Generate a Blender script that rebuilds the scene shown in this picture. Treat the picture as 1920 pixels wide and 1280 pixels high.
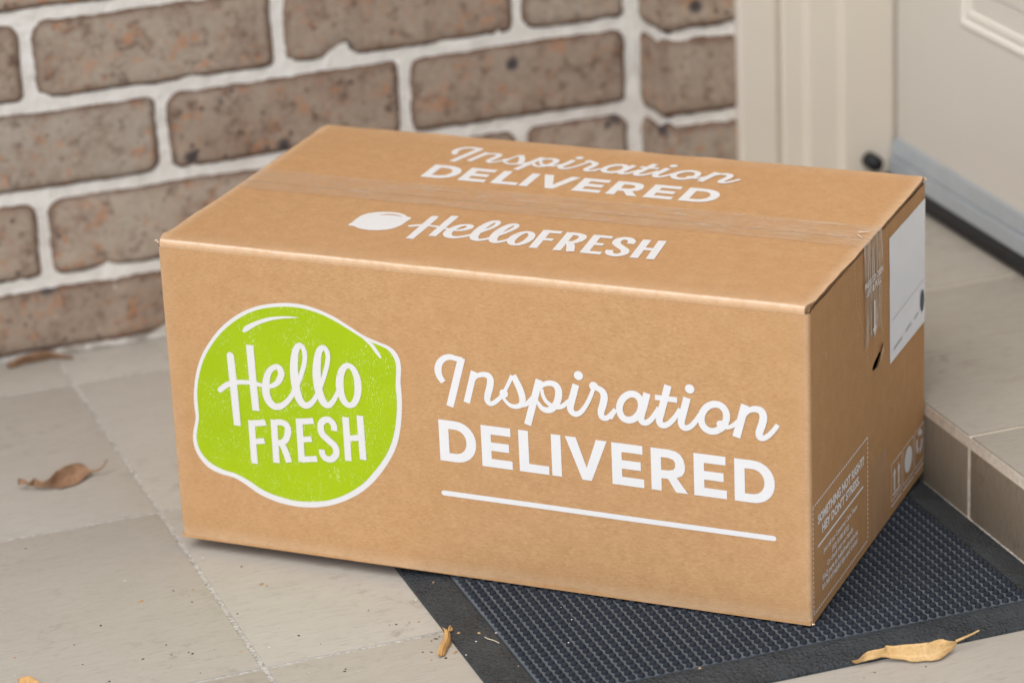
import bpy, bmesh, math, random
from mathutils import Vector, Matrix, Euler, noise
from mathutils.geometry import tessellate_polygon

for o in list(bpy.data.objects):
    bpy.data.objects.remove(o)
S = bpy.context.scene
COL = S.collection
RND = random.Random(7)

# ------------------------------------------------------------------ camera
CAM_F, CAM_CX, CAM_CY = 6035.8, 960.0, 640.0          # focal length in pixels of the 1920 x 1280 picture
CAM_POS = Vector((-0.5953, -2.8356, 1.1063))
CAM_ROT = Euler((1.1987, 0.0424, -0.3546), 'XYZ')
cam_data = bpy.data.cameras.new('camera')
cam_data.sensor_width = 36.0
cam_data.sensor_fit = 'HORIZONTAL'
cam_data.lens = CAM_F / 1920 * 36
cam_data.clip_start = 0.05
cam_data.clip_end = 2000
cam_data.dof.use_dof = True
cam_data.dof.focus_distance = 2.47
cam_data.dof.aperture_fstop = 4.6
cam = bpy.data.objects.new('camera', cam_data)
cam.location = CAM_POS
cam.rotation_euler = CAM_ROT
COL.objects.link(cam)
S.camera = cam

# ------------------------------------------------------------------ sky, sun, exposure
SUN_FROM = Vector((-0.55, -0.47, 1.00)).normalized()
sun_elev = math.asin(SUN_FROM.z)
sun_az = math.atan2(SUN_FROM.x, SUN_FROM.y)
world = bpy.data.worlds.new('World')
S.world = world
world.use_nodes = True
wn = world.node_tree
for n in list(wn.nodes):
    wn.nodes.remove(n)
sky = wn.nodes.new('ShaderNodeTexSky')
sky.sky_type = 'NISHITA'
sky.sun_disc = False
sky.sun_elevation = sun_elev
sky.sun_rotation = sun_az
sky.air_density = 1.0
sky.dust_density = 1.2
sky.ozone_density = 1.0
hs = wn.nodes.new('ShaderNodeHueSaturation')
hs.inputs['Saturation'].default_value = 0.75
bg = wn.nodes.new('ShaderNodeBackground')
bg.inputs['Strength'].default_value = 0.15
wo = wn.nodes.new('ShaderNodeOutputWorld')
wn.links.new(sky.outputs[0], hs.inputs['Color'])
wn.links.new(hs.outputs[0], bg.inputs['Color'])
wn.links.new(bg.outputs[0], wo.inputs['Surface'])
sun_data = bpy.data.lights.new('sun', 'SUN')
sun_data.energy = 1.35
sun_data.angle = math.radians(45)
sun_data.color = (1.0, 0.975, 0.935)
sun = bpy.data.objects.new('sun', sun_data)
sun.rotation_euler = SUN_FROM.to_track_quat('Z', 'Y').to_euler()
sun.location = (-3, -3, 4)
COL.objects.link(sun)
vs = S.view_settings
vs.view_transform = 'Standard'
vs.look = 'None'
vs.gamma = 1.0
vs.exposure = 0.67
vs.use_curve_mapping = False
S.render.engine = 'CYCLES'
S.render.resolution_x, S.render.resolution_y = 1024, 682

# ------------------------------------------------------------------ pixel -> place helpers
CAM_M = CAM_ROT.to_matrix()
def ray(px, py):
    return CAM_M @ Vector(((px - CAM_CX) / CAM_F, -(py - CAM_CY) / CAM_F, -1.0))
def at_plane(px, py, axis, val):
    d = ray(px, py)
    t = (val - CAM_POS[axis]) / d[axis]
    return CAM_POS + d * t

# measured sizes (metres)
Z0 = 0.0744            # first bed joint of the brick wall
COURSE, PITCH = 0.086, 0.240
XJ_A, XJ_B = -0.0573, 0.0645 - 0.240     # brick joints of alternate courses
XC = 0.5425            # inner corner of wall and pier
PIER_Y = -0.070
JAMB_X = 0.6204
DOOR_X = 0.776
XR, HR = 0.5459, 0.0713   # step riser plane and height
TX, TY, TP = -0.0586, -0.0776, 0.3166
BOX_L, BOX_W, BOX_H = 0.5387, 0.3113, 0.2585
BOX_YAW = -0.7497
MAT_Z = 0.012

# ------------------------------------------------------------------ object helpers
def link(name, me, mat=None, parent=None):
    o = bpy.data.objects.new(name, me)
    COL.objects.link(o)
    if mat is not None:
        me.materials.clear()
        me.materials.append(mat)
    if parent is not None:
        o.parent = parent
    return o
def tag(o, label=None, cat=None, group=None, kind=None):
    if label: o['label'] = label
    if cat: o['category'] = cat
    if group: o['group'] = group
    if kind: o['kind'] = kind
    return o
def empty(name, loc=(0, 0, 0), rz=0.0):
    o = bpy.data.objects.new(name, None)
    o.location = loc
    o.rotation_euler = (0, 0, rz)
    o.empty_display_size = 0.05
    COL.objects.link(o)
    return o
def mesh(name, verts, faces, smooth=False):
    me = bpy.data.meshes.new(name)
    me.from_pydata([tuple(v) for v in verts], [], faces)
    me.update()
    if smooth:
        me.polygons.foreach_set('use_smooth', [True] * len(me.polygons))
    return me
def float_attr(me, name, vals):
    a = me.attributes.new(name, 'FLOAT', 'POINT')
    a.data.foreach_set('value', vals)
def box_mesh(name, x0, x1, y0, y1, z0, z1, bevel=0.0, seg=2):
    bm = bmesh.new()
    bmesh.ops.create_cube(bm, size=1.0)
    for v in bm.verts:
        v.co = Vector((x0 if v.co.x < 0 else x1, y0 if v.co.y < 0 else y1, z0 if v.co.z < 0 else z1))
    if bevel > 0:
        bmesh.ops.bevel(bm, geom=list(bm.edges), offset=bevel, segments=seg, affect='EDGES', profile=0.6)
    me = bpy.data.meshes.new(name)
    bm.to_mesh(me)
    bm.free()
    if bevel > 0:
        me.polygons.foreach_set('use_smooth', [True] * len(me.polygons))
        try:
            me.set_sharp_from_angle(angle=math.radians(50))
        except Exception:
            pass
    return me
def smoothstep(a, b, x):
    t = min(1.0, max(0.0, (x - a) / (b - a)))
    return t * t * (3 - 2 * t)
def N3(x, y, z, s):
    return noise.noise(Vector((x * s, y * s, z * s)))

# ------------------------------------------------------------------ material helpers
class NT:
    def __init__(self, name, rough=0.6, spec=0.3):
        self.m = bpy.data.materials.new(name)
        self.m.use_nodes = True
        self.t = self.m.node_tree
        self.b = self.t.nodes['Principled BSDF']
        self.b.inputs['Roughness'].default_value = rough
        self.b.inputs['Specular IOR Level'].default_value = spec
        self.tc = self.t.nodes.new('ShaderNodeTexCoord')
    def n(self, typ, **kw):
        x = self.t.nodes.new(typ)
        for k, v in kw.items():
            setattr(x, k, v)
        return x
    def l(self, a, b):
        self.t.links.new(a, b)
    def coord(self, scale=(1, 1, 1), rnd=False, src='Object', rot=(0, 0, 0)):
        mp = self.n('ShaderNodeMapping')
        mp.inputs['Scale'].default_value = scale
        mp.inputs['Rotation'].default_value = rot
        self.l(self.tc.outputs[src], mp.inputs['Vector'])
        if rnd:
            oi = self.n('ShaderNodeObjectInfo')
            ml = self.n('ShaderNodeMath', operation='MULTIPLY')
            ml.inputs[1].default_value = 37.0
            self.l(oi.outputs['Random'], ml.inputs[0])
            cb = self.n('ShaderNodeCombineXYZ')
            for i in range(3):
                self.l(ml.outputs[0], cb.inputs[i])
            self.l(cb.outputs[0], mp.inputs['Location'])
        return mp.outputs[0]
    def noise(self, co, scale, detail=4.0, rough=0.55, dist=0.0):
        x = self.n('ShaderNodeTexNoise')
        x.inputs['Scale'].default_value = scale
        x.inputs['Detail'].default_value = detail
        x.inputs['Roughness'].default_value = rough
        x.inputs['Distortion'].default_value = dist
        self.l(co, x.inputs['Vector'])
        return x.outputs['Fac']
    def voro(self, co, scale, feature='F1', out='Distance', rnd=1.0):
        x = self.n('ShaderNodeTexVoronoi', feature=feature)
        x.inputs['Scale'].default_value = scale
        x.inputs['Randomness'].default_value = rnd
        self.l(co, x.inputs['Vector'])
        return x.outputs[out]
    def ramp(self, fac, stops, interp='LINEAR'):
        r = self.n('ShaderNodeValToRGB')
        r.color_ramp.interpolation = interp
        e = r.color_ramp.elements
        while len(e) < len(stops):
            e.new(0.5)
        for i, (p, c) in enumerate(stops):
            e[i].position = p
            if not hasattr(c, '__len__'):
                c = (c, c, c)
            e[i].color = (c[0], c[1], c[2], 1)
        self.l(fac, r.inputs['Fac'])
        return r.outputs['Color']
    def mix(self, fac, a, b, mode='MIX'):
        x = self.n('ShaderNodeMix', data_type='RGBA', blend_type=mode)
        for s, v in ((x.inputs['Factor'], fac), (x.inputs['A'], a), (x.inputs['B'], b)):
            if isinstance(v, (int, float)):
                if s.type == 'VALUE': s.default_value = v
                else: s.default_value = (v, v, v, 1)
            elif isinstance(v, tuple):
                s.default_value = (v[0], v[1], v[2], 1)
            else:
                self.l(v, s)
        for s in x.inputs:
            if s.name == 'A' and s.type == 'RGBA' and not isinstance(a, (int, float, tuple)) and not s.is_linked:
                self.l(a, s)
            if s.name == 'B' and s.type == 'RGBA' and not isinstance(b, (int, float, tuple)) and not s.is_linked:
                self.l(b, s)
            if s.name == 'A' and s.type == 'RGBA' and isinstance(a, tuple): s.default_value = (*a, 1)
            if s.name == 'B' and s.type == 'RGBA' and isinstance(b, tuple): s.default_value = (*b, 1)
            if s.name == 'A' and s.type == 'RGBA' and isinstance(a, (int, float)): s.default_value = (a, a, a, 1)
            if s.name == 'B' and s.type == 'RGBA' and isinstance(b, (int, float)): s.default_value = (b, b, b, 1)
        return [q for q in x.outputs if q.type == 'RGBA'][0]
    def math(self, op, a, b=0.0):
        x = self.n('ShaderNodeMath', operation=op)
        for i, v in enumerate((a, b)):
            if isinstance(v, (int, float)): x.inputs[i].default_value = v
            else: self.l(v, x.inputs[i])
        return x.outputs[0]
    def attr(self, name):
        a = self.n('ShaderNodeAttribute')
        a.attribute_name = name
        return a.outputs['Fac']
    def color(self, c):
        if isinstance(c, tuple): self.b.inputs['Base Color'].default_value = (*c, 1)
        else: self.l(c, self.b.inputs['Base Color'])
    def bump(self, h, strength=0.3, dist=0.001):
        x = self.n('ShaderNodeBump')
        x.inputs['Strength'].default_value = strength
        x.inputs['Distance'].default_value = dist
        self.l(h, x.inputs['Height'])
        self.l(x.outputs[0], self.b.inputs['Normal'])

def m_brick():
    t = NT('brick_clay', 0.85, 0.2)
    co = t.coord(rnd=True)
    big = t.noise(co, 14, 3, 0.6)
    fine = t.noise(co, 160, 5, 0.65)
    c = t.ramp(big, [(0.32, (0.240, 0.165, 0.120)), (0.46, (0.330, 0.255, 0.192)), (0.64, (0.385, 0.320, 0.252))])
    c = t.mix(t.ramp(fine, [(0.35, 0.0), (0.7, 0.7)]), c, (0.460, 0.385, 0.305))
    c = t.mix(t.ramp(t.noise(co, 75, 4, 0.7), [(0.32, 0.80), (0.48, 0.0)]), c, (0.145, 0.090, 0.062))
    oi = t.n('ShaderNodeObjectInfo')
    tone = t.ramp(oi.outputs['Random'], [(0.0, (0.88, 0.82, 0.78)), (0.35, (1.0, 0.97, 0.94)), (0.7, (0.96, 0.98, 0.98)), (1.0, (1.10, 1.08, 1.06))])
    c = t.mix(1.0, c, tone, 'MULTIPLY')
    # orange flecks in patches
    fl = t.math('MULTIPLY', t.ramp(t.noise(co, 105, 4, 0.65), [(0.53, 0.0), (0.62, 1.0)]), t.ramp(t.noise(co, 20, 2), [(0.44, 0.0), (0.60, 1.0)]))
    c = t.mix(t.math('MULTIPLY', fl, 0.70), c, (0.46, 0.215, 0.105))
    pale = t.ramp(t.noise(co, 120, 2, 0.5, 0.3), [(0.70, 0.0), (0.76, 0.8)])
    c = t.mix(pale, c, (0.50, 0.36, 0.26))
    # reddish fired margins
    rim = t.attr('rim')
    rn = t.math('MULTIPLY', rim, t.ramp(t.noise(co, 30, 3), [(0.25, 0.45), (0.55, 1.0)]))
    c = t.mix(t.math('MULTIPLY', rn, 0.95), c, (0.100, 0.048, 0.028))
    # dark iron spots
    vd = t.voro(co, 24)
    vc = t.voro(co, 24, out='Color')
    sep = t.n('ShaderNodeSeparateColor')
    t.l(vc, sep.inputs[0])
    pick = t.math('GREATER_THAN', sep.outputs[0], 0.76)
    wob = t.math('ADD', vd, t.math('MULTIPLY', t.math('SUBTRACT', t.noise(co, 120, 2), 0.5), 0.18))
    spot = t.math('MULTIPLY', t.ramp(wob, [(0.10, 1.0), (0.22, 0.0)]), pick)
    c = t.mix(t.math('MULTIPLY', spot, 0.9), c, (0.045, 0.040, 0.045))
    vd2 = t.voro(co, 95)
    vc2 = t.voro(co, 95, out='Color')
    sep2 = t.n('ShaderNodeSeparateColor')
    t.l(vc2, sep2.inputs[0])
    spot2 = t.math('MULTIPLY', t.ramp(vd2, [(0.14, 1.0), (0.30, 0.0)]), t.math('GREATER_THAN', sep2.outputs[1], 0.86))
    c = t.mix(t.math('MULTIPLY', spot2, 0.7), c, (0.075, 0.05, 0.04))
    t.color(c)
    h = t.math('ADD', t.math('MULTIPLY', fine, 0.7), t.math('MULTIPLY', t.noise(co, 420, 3), 0.5))
    h = t.math('SUBTRACT', h, t.math('MULTIPLY', t.math('ADD', spot, spot2), 1.3))
    t.bump(h, 0.55, 0.0016)
    return t.m

def m_mortar():
    t = NT('mortar', 0.92, 0.15)
    co = t.coord()
    c = t.ramp(t.noise(co, 45, 4, 0.6), [(0.3, (0.80, 0.745, 0.655)), (0.55, (0.88, 0.83, 0.745)), (0.75, (0.91, 0.865, 0.785))])
    gr = t.noise(co, 420, 4, 0.7)
    c = t.mix(t.ramp(gr, [(0.28, 0.55), (0.42, 0.0)]), c, (0.40, 0.35, 0.29))
    # splashed dirt near the paving
    sx = t.n('ShaderNodeSeparateXYZ')
    t.l(t.tc.outputs['Object'], sx.inputs[0])
    low = t.math('MULTIPLY', t.ramp(sx.outputs[2], [(0.004, 0.8), (0.028, 0.0)]), t.ramp(t.noise(co, 60, 4), [(0.4, 0.0), (0.6, 1.0)]))
    c = t.mix(low, c, (0.35, 0.29, 0.23))
    t.color(c)
    t.bump(t.math('ADD', gr, t.math('MULTIPLY', t.noise(co, 120, 3), 1.2)), 0.8, 0.0025)
    return t.m

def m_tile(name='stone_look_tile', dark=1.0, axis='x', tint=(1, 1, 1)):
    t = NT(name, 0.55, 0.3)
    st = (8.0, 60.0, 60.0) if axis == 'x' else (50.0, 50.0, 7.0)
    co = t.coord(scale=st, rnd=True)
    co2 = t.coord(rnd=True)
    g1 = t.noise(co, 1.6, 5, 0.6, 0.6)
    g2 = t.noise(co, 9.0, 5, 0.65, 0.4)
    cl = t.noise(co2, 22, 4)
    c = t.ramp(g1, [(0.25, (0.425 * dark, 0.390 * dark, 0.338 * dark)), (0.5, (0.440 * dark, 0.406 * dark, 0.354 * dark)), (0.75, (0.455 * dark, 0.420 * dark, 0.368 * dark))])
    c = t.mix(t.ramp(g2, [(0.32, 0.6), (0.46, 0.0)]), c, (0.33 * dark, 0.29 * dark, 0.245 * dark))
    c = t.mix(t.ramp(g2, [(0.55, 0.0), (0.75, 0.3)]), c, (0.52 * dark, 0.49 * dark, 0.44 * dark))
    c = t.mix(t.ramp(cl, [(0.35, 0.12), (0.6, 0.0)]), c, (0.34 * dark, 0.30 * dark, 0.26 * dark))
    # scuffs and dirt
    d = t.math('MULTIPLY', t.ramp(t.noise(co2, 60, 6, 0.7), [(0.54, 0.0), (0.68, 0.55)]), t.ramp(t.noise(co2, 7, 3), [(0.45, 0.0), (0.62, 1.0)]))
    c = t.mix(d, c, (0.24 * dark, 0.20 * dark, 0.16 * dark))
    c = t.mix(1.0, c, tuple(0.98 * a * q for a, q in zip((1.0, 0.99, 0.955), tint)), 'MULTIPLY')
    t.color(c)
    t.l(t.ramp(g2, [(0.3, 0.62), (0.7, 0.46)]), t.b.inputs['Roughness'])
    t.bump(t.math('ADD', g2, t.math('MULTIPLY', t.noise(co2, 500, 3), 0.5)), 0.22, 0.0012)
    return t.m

def m_grout():
    t = NT('grout', 0.95, 0.1)
    co = t.coord()
    a = t.noise(co, 300, 5, 0.75)
    b = t.noise(co, 25, 3)
    c = t.ramp(a, [(0.33, (0.20, 0.18, 0.155)), (0.48, (0.43, 0.40, 0.35)), (0.64, (0.70, 0.66, 0.59))])
    c = t.mix(t.ramp(b, [(0.4, 0.0), (0.65, 0.6)]), c, (0.52, 0.48, 0.42))
    t.color(c)
    t.bump(a, 0.7, 0.002)
    return t.m

def m_kraft(name='kraft_board', shade=(1.02, 0.905, 0.70)):
    t = NT(name, 0.72, 0.22)
    co = t.coord()
    cs = t.coord(scale=(0.35, 1, 1))
    f1 = t.noise(cs, 700, 5, 0.75)
    f2 = t.noise(co, 70, 4, 0.6)
    f3 = t.noise(co, 11, 3, 0.5)
    K = lambda r, g, b: (r * shade[0], g * shade[1], b * shade[2])
    c = t.ramp(f2, [(0.3, K(0.470, 0.295, 0.168)), (0.5, K(0.495, 0.315, 0.184)), (0.72, K(0.525, 0.340, 0.203))])
    c = t.mix(t.ramp(f1, [(0.30, 0.60), (0.48, 0.0)]), c, K(0.34, 0.195, 0.10))
    c = t.mix(t.ramp(f1, [(0.54, 0.0), (0.70, 0.60)]), c, K(0.64, 0.45, 0.29))
    c = t.mix(t.ramp(f3, [(0.38, 0.10), (0.58, 0.0)]), c, K(0.45, 0.245, 0.12))
    spk = t.voro(co, 480)
    c = t.mix(t.ramp(spk, [(0.05, 0.35), (0.10, 0.0)]), c, K(0.26, 0.14, 0.07))
    w = t.attr('wear')
    wn_ = t.math('MULTIPLY', w, t.ramp(t.noise(co, 130, 4, 0.7), [(0.25, 0.45), (0.55, 1.0)]))
    c = t.mix(wn_, c, (0.80, 0.62, 0.45))
    t.color(c)
    t.bump(t.math('ADD', f1, t.math('MULTIPLY', f2, 0.6)), 0.18, 0.0006)
    return t.m

def m_ink(name, col, speck, amount):
    t = NT(name, 0.6, 0.25)
    co = t.coord()
    f = t.noise(co, 620, 5, 0.75)
    g = t.noise(co, 60, 3)
    c = t.mix(t.ramp(f, [(0.56, 0.0), (0.68, amount)]), col, speck)
    c = t.mix(t.ramp(g, [(0.35, 0.10), (0.6, 0.0)]), c, (col[0] * 0.86, col[1] * 0.84, col[2] * 0.8))
    t.color(c)
    return t.m

def m_green():
    t = NT('green_ink', 0.55, 0.25)
    co = t.coord(scale=(1, 1, 0.45))
    f = t.noise(co, 800, 3, 0.7)
    pt = t.noise(t.coord(), 38, 3)
    sp = t.math('MULTIPLY', t.ramp(f, [(0.57, 0.0), (0.66, 1.0)]), t.ramp(pt, [(0.40, 0.0), (0.60, 1.0)]))
    c = t.ramp(t.noise(t.coord(), 22, 3), [(0.35, (0.330, 0.455, 0.001)), (0.65, (0.355, 0.480, 0.002))])
    c = t.mix(sp, c, (0.56, 0.68, 0.20))
    t.color(c)
    return t.m

def m_plain(name, col, rough=0.5, var=0.06, scale=40, bump=0.0, spec=0.3, metal=0.0):
    t = NT(name, rough, spec)
    co = t.coord()
    f = t.noise(co, scale, 5, 0.6)
    lo = tuple(max(0.0, x * (1 - var)) for x in col)
    hi = tuple(min(1.0, x * (1 + var)) for x in col)
    t.color(t.ramp(f, [(0.3, lo), (0.7, hi)]))
    t.b.inputs['Metallic'].default_value = metal
    if bump:
        t.bump(t.noise(co, scale * 6, 4), bump, 0.001)
    return t.m

def m_rubber(name, col, rim=False):
    t = NT(name, 0.55 if rim else 0.8, 0.4 if rim else 0.2)
    co = t.coord(rnd=not rim)
    d = t.noise(co, 55, 5, 0.65)
    f = t.noise(co, 420, 4, 0.7)
    dusty = tuple(x * 1.35 + 0.008 for x in col)
    c = t.ramp(d, [(0.3, col), (0.72, tuple(x * 1.45 + 0.004 for x in col))])
    c = t.mix(t.ramp(f, [(0.5, 0.0), (0.75, 0.55)]), c, dusty)
    t.color(c)
    if rim:
        v = t.voro(co, 260, rnd=1.0)
        bu = t.math('ADD', t.ramp(v, [(0.1, 1.0), (0.5, 0.0)]), t.math('MULTIPLY', t.noise(co, 330, 4, 0.7, 0.8), 1.4))
        msk = t.ramp(t.noise(co, 16, 3), [(0.38, 0.25), (0.58, 1.0)])
        t.bump(t.math('MULTIPLY', bu, msk), 1.0, 0.0022)
        t.l(t.ramp(d, [(0.3, 0.42), (0.7, 0.62)]), t.b.inputs['Roughness'])
    else:
        t.bump(f, 0.4, 0.0006)
    return t.m

def m_paint(name, col):
    t = NT(name, 0.42, 0.4)
    co = t.coord(scale=(1, 1, 0.25))
    f = t.noise(co, 60, 4, 0.6)
    g = t.noise(t.coord(), 5, 3)
    c = t.ramp(g, [(0.35, tuple(x * 0.96 for x in col)), (0.65, col)])
    c = t.mix(t.ramp(t.noise(t.coord(), 150, 5, 0.7), [(0.66, 0.0), (0.78, 0.25)]), c, tuple(x * 0.7 for x in col))
    t.color(c)
    t.bump(f, 0.06, 0.001)
    return t.m

def m_tape(name='clear_tape', al=((0.35, 0.10), (0.58, 0.20), (0.75, 0.45)), sc=(1, 4, 0.5)):
    t = NT(name, 0.22, 0.5)
    co = t.coord()
    f = t.noise(t.coord(scale=sc), 40, 4, 0.6, 0.8)
    t.color(t.ramp(f, [(0.35, (0.60, 0.48, 0.35)), (0.7, (0.78, 0.68, 0.56))]))
    t.l(t.ramp(f, list(al)), t.b.inputs['Alpha'])
    t.bump(f, 0.35, 0.002)
    return t.m

def m_leaf(name, base, light, darkc):
    t = NT(name, 0.62, 0.25)
    co = t.coord()
    f = t.noise(co, 70, 4, 0.6)
    f2 = t.noise(co, 380, 4, 0.65)
    c = t.ramp(f, [(0.3, base), (0.65, light)])
    c = t.mix(t.ramp(f2, [(0.32, 0.5), (0.47, 0.0)]), c, darkc)
    c = t.mix(t.ramp(t.noise(co, 30, 4, 0.7), [(0.5, 0.0), (0.68, 0.55)]), c, tuple(0.6 * q for q in base))
    c = t.mix(t.attr('tip'), c, darkc)
    c = t.mix(t.math('MULTIPLY', t.attr('rib'), 0.55), c, tuple(min(1, x * 1.25) for x in light))
    t.color(c)
    t.bump(t.math('ADD', f2, t.math('MULTIPLY', t.attr('rib'), 1.5)), 0.4, 0.001)
    t.b.inputs['Subsurface Weight'].default_value = 0.0
    return t.m

M = {
    'brick': m_brick(), 'mortar': m_mortar(), 'tile': m_tile(), 'riser': m_tile('shaded_riser_tile', 0.57, 'z', (1.0, 0.88, 0.76)),  # riser: browner tile, with the box's shade painted in as darkness
    'landing': m_tile('shaded_landing_tile', 0.80, 'x'), 'grout': m_grout(), 'pale_grout': m_plain('pale_grout', (0.70, 0.61, 0.50), 0.9, 0.15, 200, 0.5),  # landing: floor tile copy, darkened so its colour carries the shade
    'kraft': m_kraft(), 'cut': m_plain('cut_board_edge', (0.36, 0.22, 0.12), 0.85, 0.35, 700, 0.4),
    'white': m_ink('white_ink', (0.735, 0.712, 0.685), (0.58, 0.48, 0.38), 0.3),
    'offwhite': m_ink('cream_ink', (0.70, 0.67, 0.635), (0.58, 0.48, 0.38), 0.35),
    'small_white': m_ink('thin_white_ink', (0.88, 0.87, 0.86), (0.70, 0.60, 0.50), 0.3),
    'green': m_green(),
    'label': m_plain('label_paper', (0.90, 0.93, 0.98), 0.45, 0.03, 30), 'label_print': m_plain('grey_print', (0.50, 0.50, 0.53), 0.6),
    'dark_print': m_plain('dark_print', (0.10, 0.11, 0.12), 0.6),
    'tape': m_tape(), 'tape_end': m_tape('creased_tape', ((0.32, 0.18), (0.50, 0.42), (0.66, 0.85)), (1, 5, 0.45)),
    'rubber': m_rubber('stud_rubber', (0.015, 0.018, 0.024)), 'rubber_base': m_rubber('dusty_rubber', (0.088, 0.098, 0.106), False),
    'rubber_rim': m_rubber('rim_rubber', (0.0275, 0.032, 0.035), True),
    'cream': m_paint('cream_paint', (0.71, 0.635, 0.525)), 'door': m_paint('door_paint', (0.79, 0.735, 0.64)),
    'alu': m_plain('brushed_aluminium', (0.43, 0.465, 0.49), 0.42, 0.05, 60, 0.05, 0.5, 0.35),
    'seal': m_plain('black_seal', (0.014, 0.014, 0.015), 0.5, 0.2, 80, 0.1),
    'leaf_gold': m_leaf('golden_leaf', (0.56, 0.33, 0.12), (0.70, 0.47, 0.22), (0.33, 0.14, 0.04)),
    'leaf_brown': m_leaf('brown_leaf', (0.22, 0.125, 0.065), (0.33, 0.19, 0.11), (0.09, 0.05, 0.022)),
    'leaf_amber': m_leaf('amber_leaf', (0.50, 0.27, 0.09), (0.62, 0.37, 0.15), (0.28, 0.13, 0.05)),
    'straw': m_plain('straw', (0.58, 0.50, 0.36), 0.7), 'crumb': m_plain('dark_crumb', (0.07, 0.05, 0.04), 0.8, 0.4),
    'crumb_tan': m_plain('tan_crumb', (0.42, 0.25, 0.12), 0.8, 0.3), 'crumb_white': m_plain('pale_crumb', (0.75, 0.73, 0.70), 0.7),
}

# ================================================================== SETTING
# ---- floor: grout sheet with separate tiles
def sheet(name, x0, x1, y0, y1, z, mat):
    me = mesh(name, [(x0, y0, z), (x1, y0, z), (x1, y1, z), (x0, y1, z)], [(0, 1, 2, 3)])
    return link(name, me, mat)
floor = tag(sheet('floor', -40, 40, -60, 30, -0.0012, M['grout']), kind='structure')
G = 0.0022
tile_meshes = {}
def tile(x0, x1, y0, y1, ztop, parent, mat, thick=0.009):
    w, d = round(x1 - x0 - 2 * G, 4), round(y1 - y0 - 2 * G, 4)
    k = (w, d, mat.name)
    if k not in tile_meshes:
        tile_meshes[k] = box_mesh('tile', -w / 2, w / 2, -d / 2, d / 2, -thick, 0, 0.0011, 2)
        tile_meshes[k].materials.append(mat)
    o = bpy.data.objects.new('tile', tile_meshes[k])
    COL.objects.link(o)
    o.parent = parent
    o.location = ((x0 + x1) / 2, (y0 + y1) / 2, ztop)
    return o
cols = [TX + 0.6045 * i for i in range(-5, 2)]
rows = [0.004, TY] + [TY - TP * i for i in range(1, 14)]
for i in range(len(cols) - 1):
    for j in range(len(rows) - 1):
        x1 = min(cols[i + 1], XR - 0.0005)
        tile(cols[i], x1, rows[j + 1], rows[j], 0.0, floor, M['tile'])

# ---- raised landing in front of the door
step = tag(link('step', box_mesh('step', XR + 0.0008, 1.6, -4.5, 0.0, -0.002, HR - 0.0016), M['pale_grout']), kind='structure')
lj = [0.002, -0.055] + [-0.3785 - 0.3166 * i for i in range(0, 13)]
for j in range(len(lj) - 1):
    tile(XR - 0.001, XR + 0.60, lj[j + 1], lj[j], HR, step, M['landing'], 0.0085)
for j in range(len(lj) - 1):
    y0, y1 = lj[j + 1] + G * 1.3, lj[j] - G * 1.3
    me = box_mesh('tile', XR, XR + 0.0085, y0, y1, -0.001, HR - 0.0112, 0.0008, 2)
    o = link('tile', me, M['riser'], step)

# ---- unseen roof added over the doorstep to shade its back
tag(link('shade_roof', box_mesh('shade_roof', -3.4, 1.7, -0.80, 0.25, 2.52, 2.66), M['cream']), 'unseen flat cream roof added to shade the doorstep', 'roof')

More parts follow.
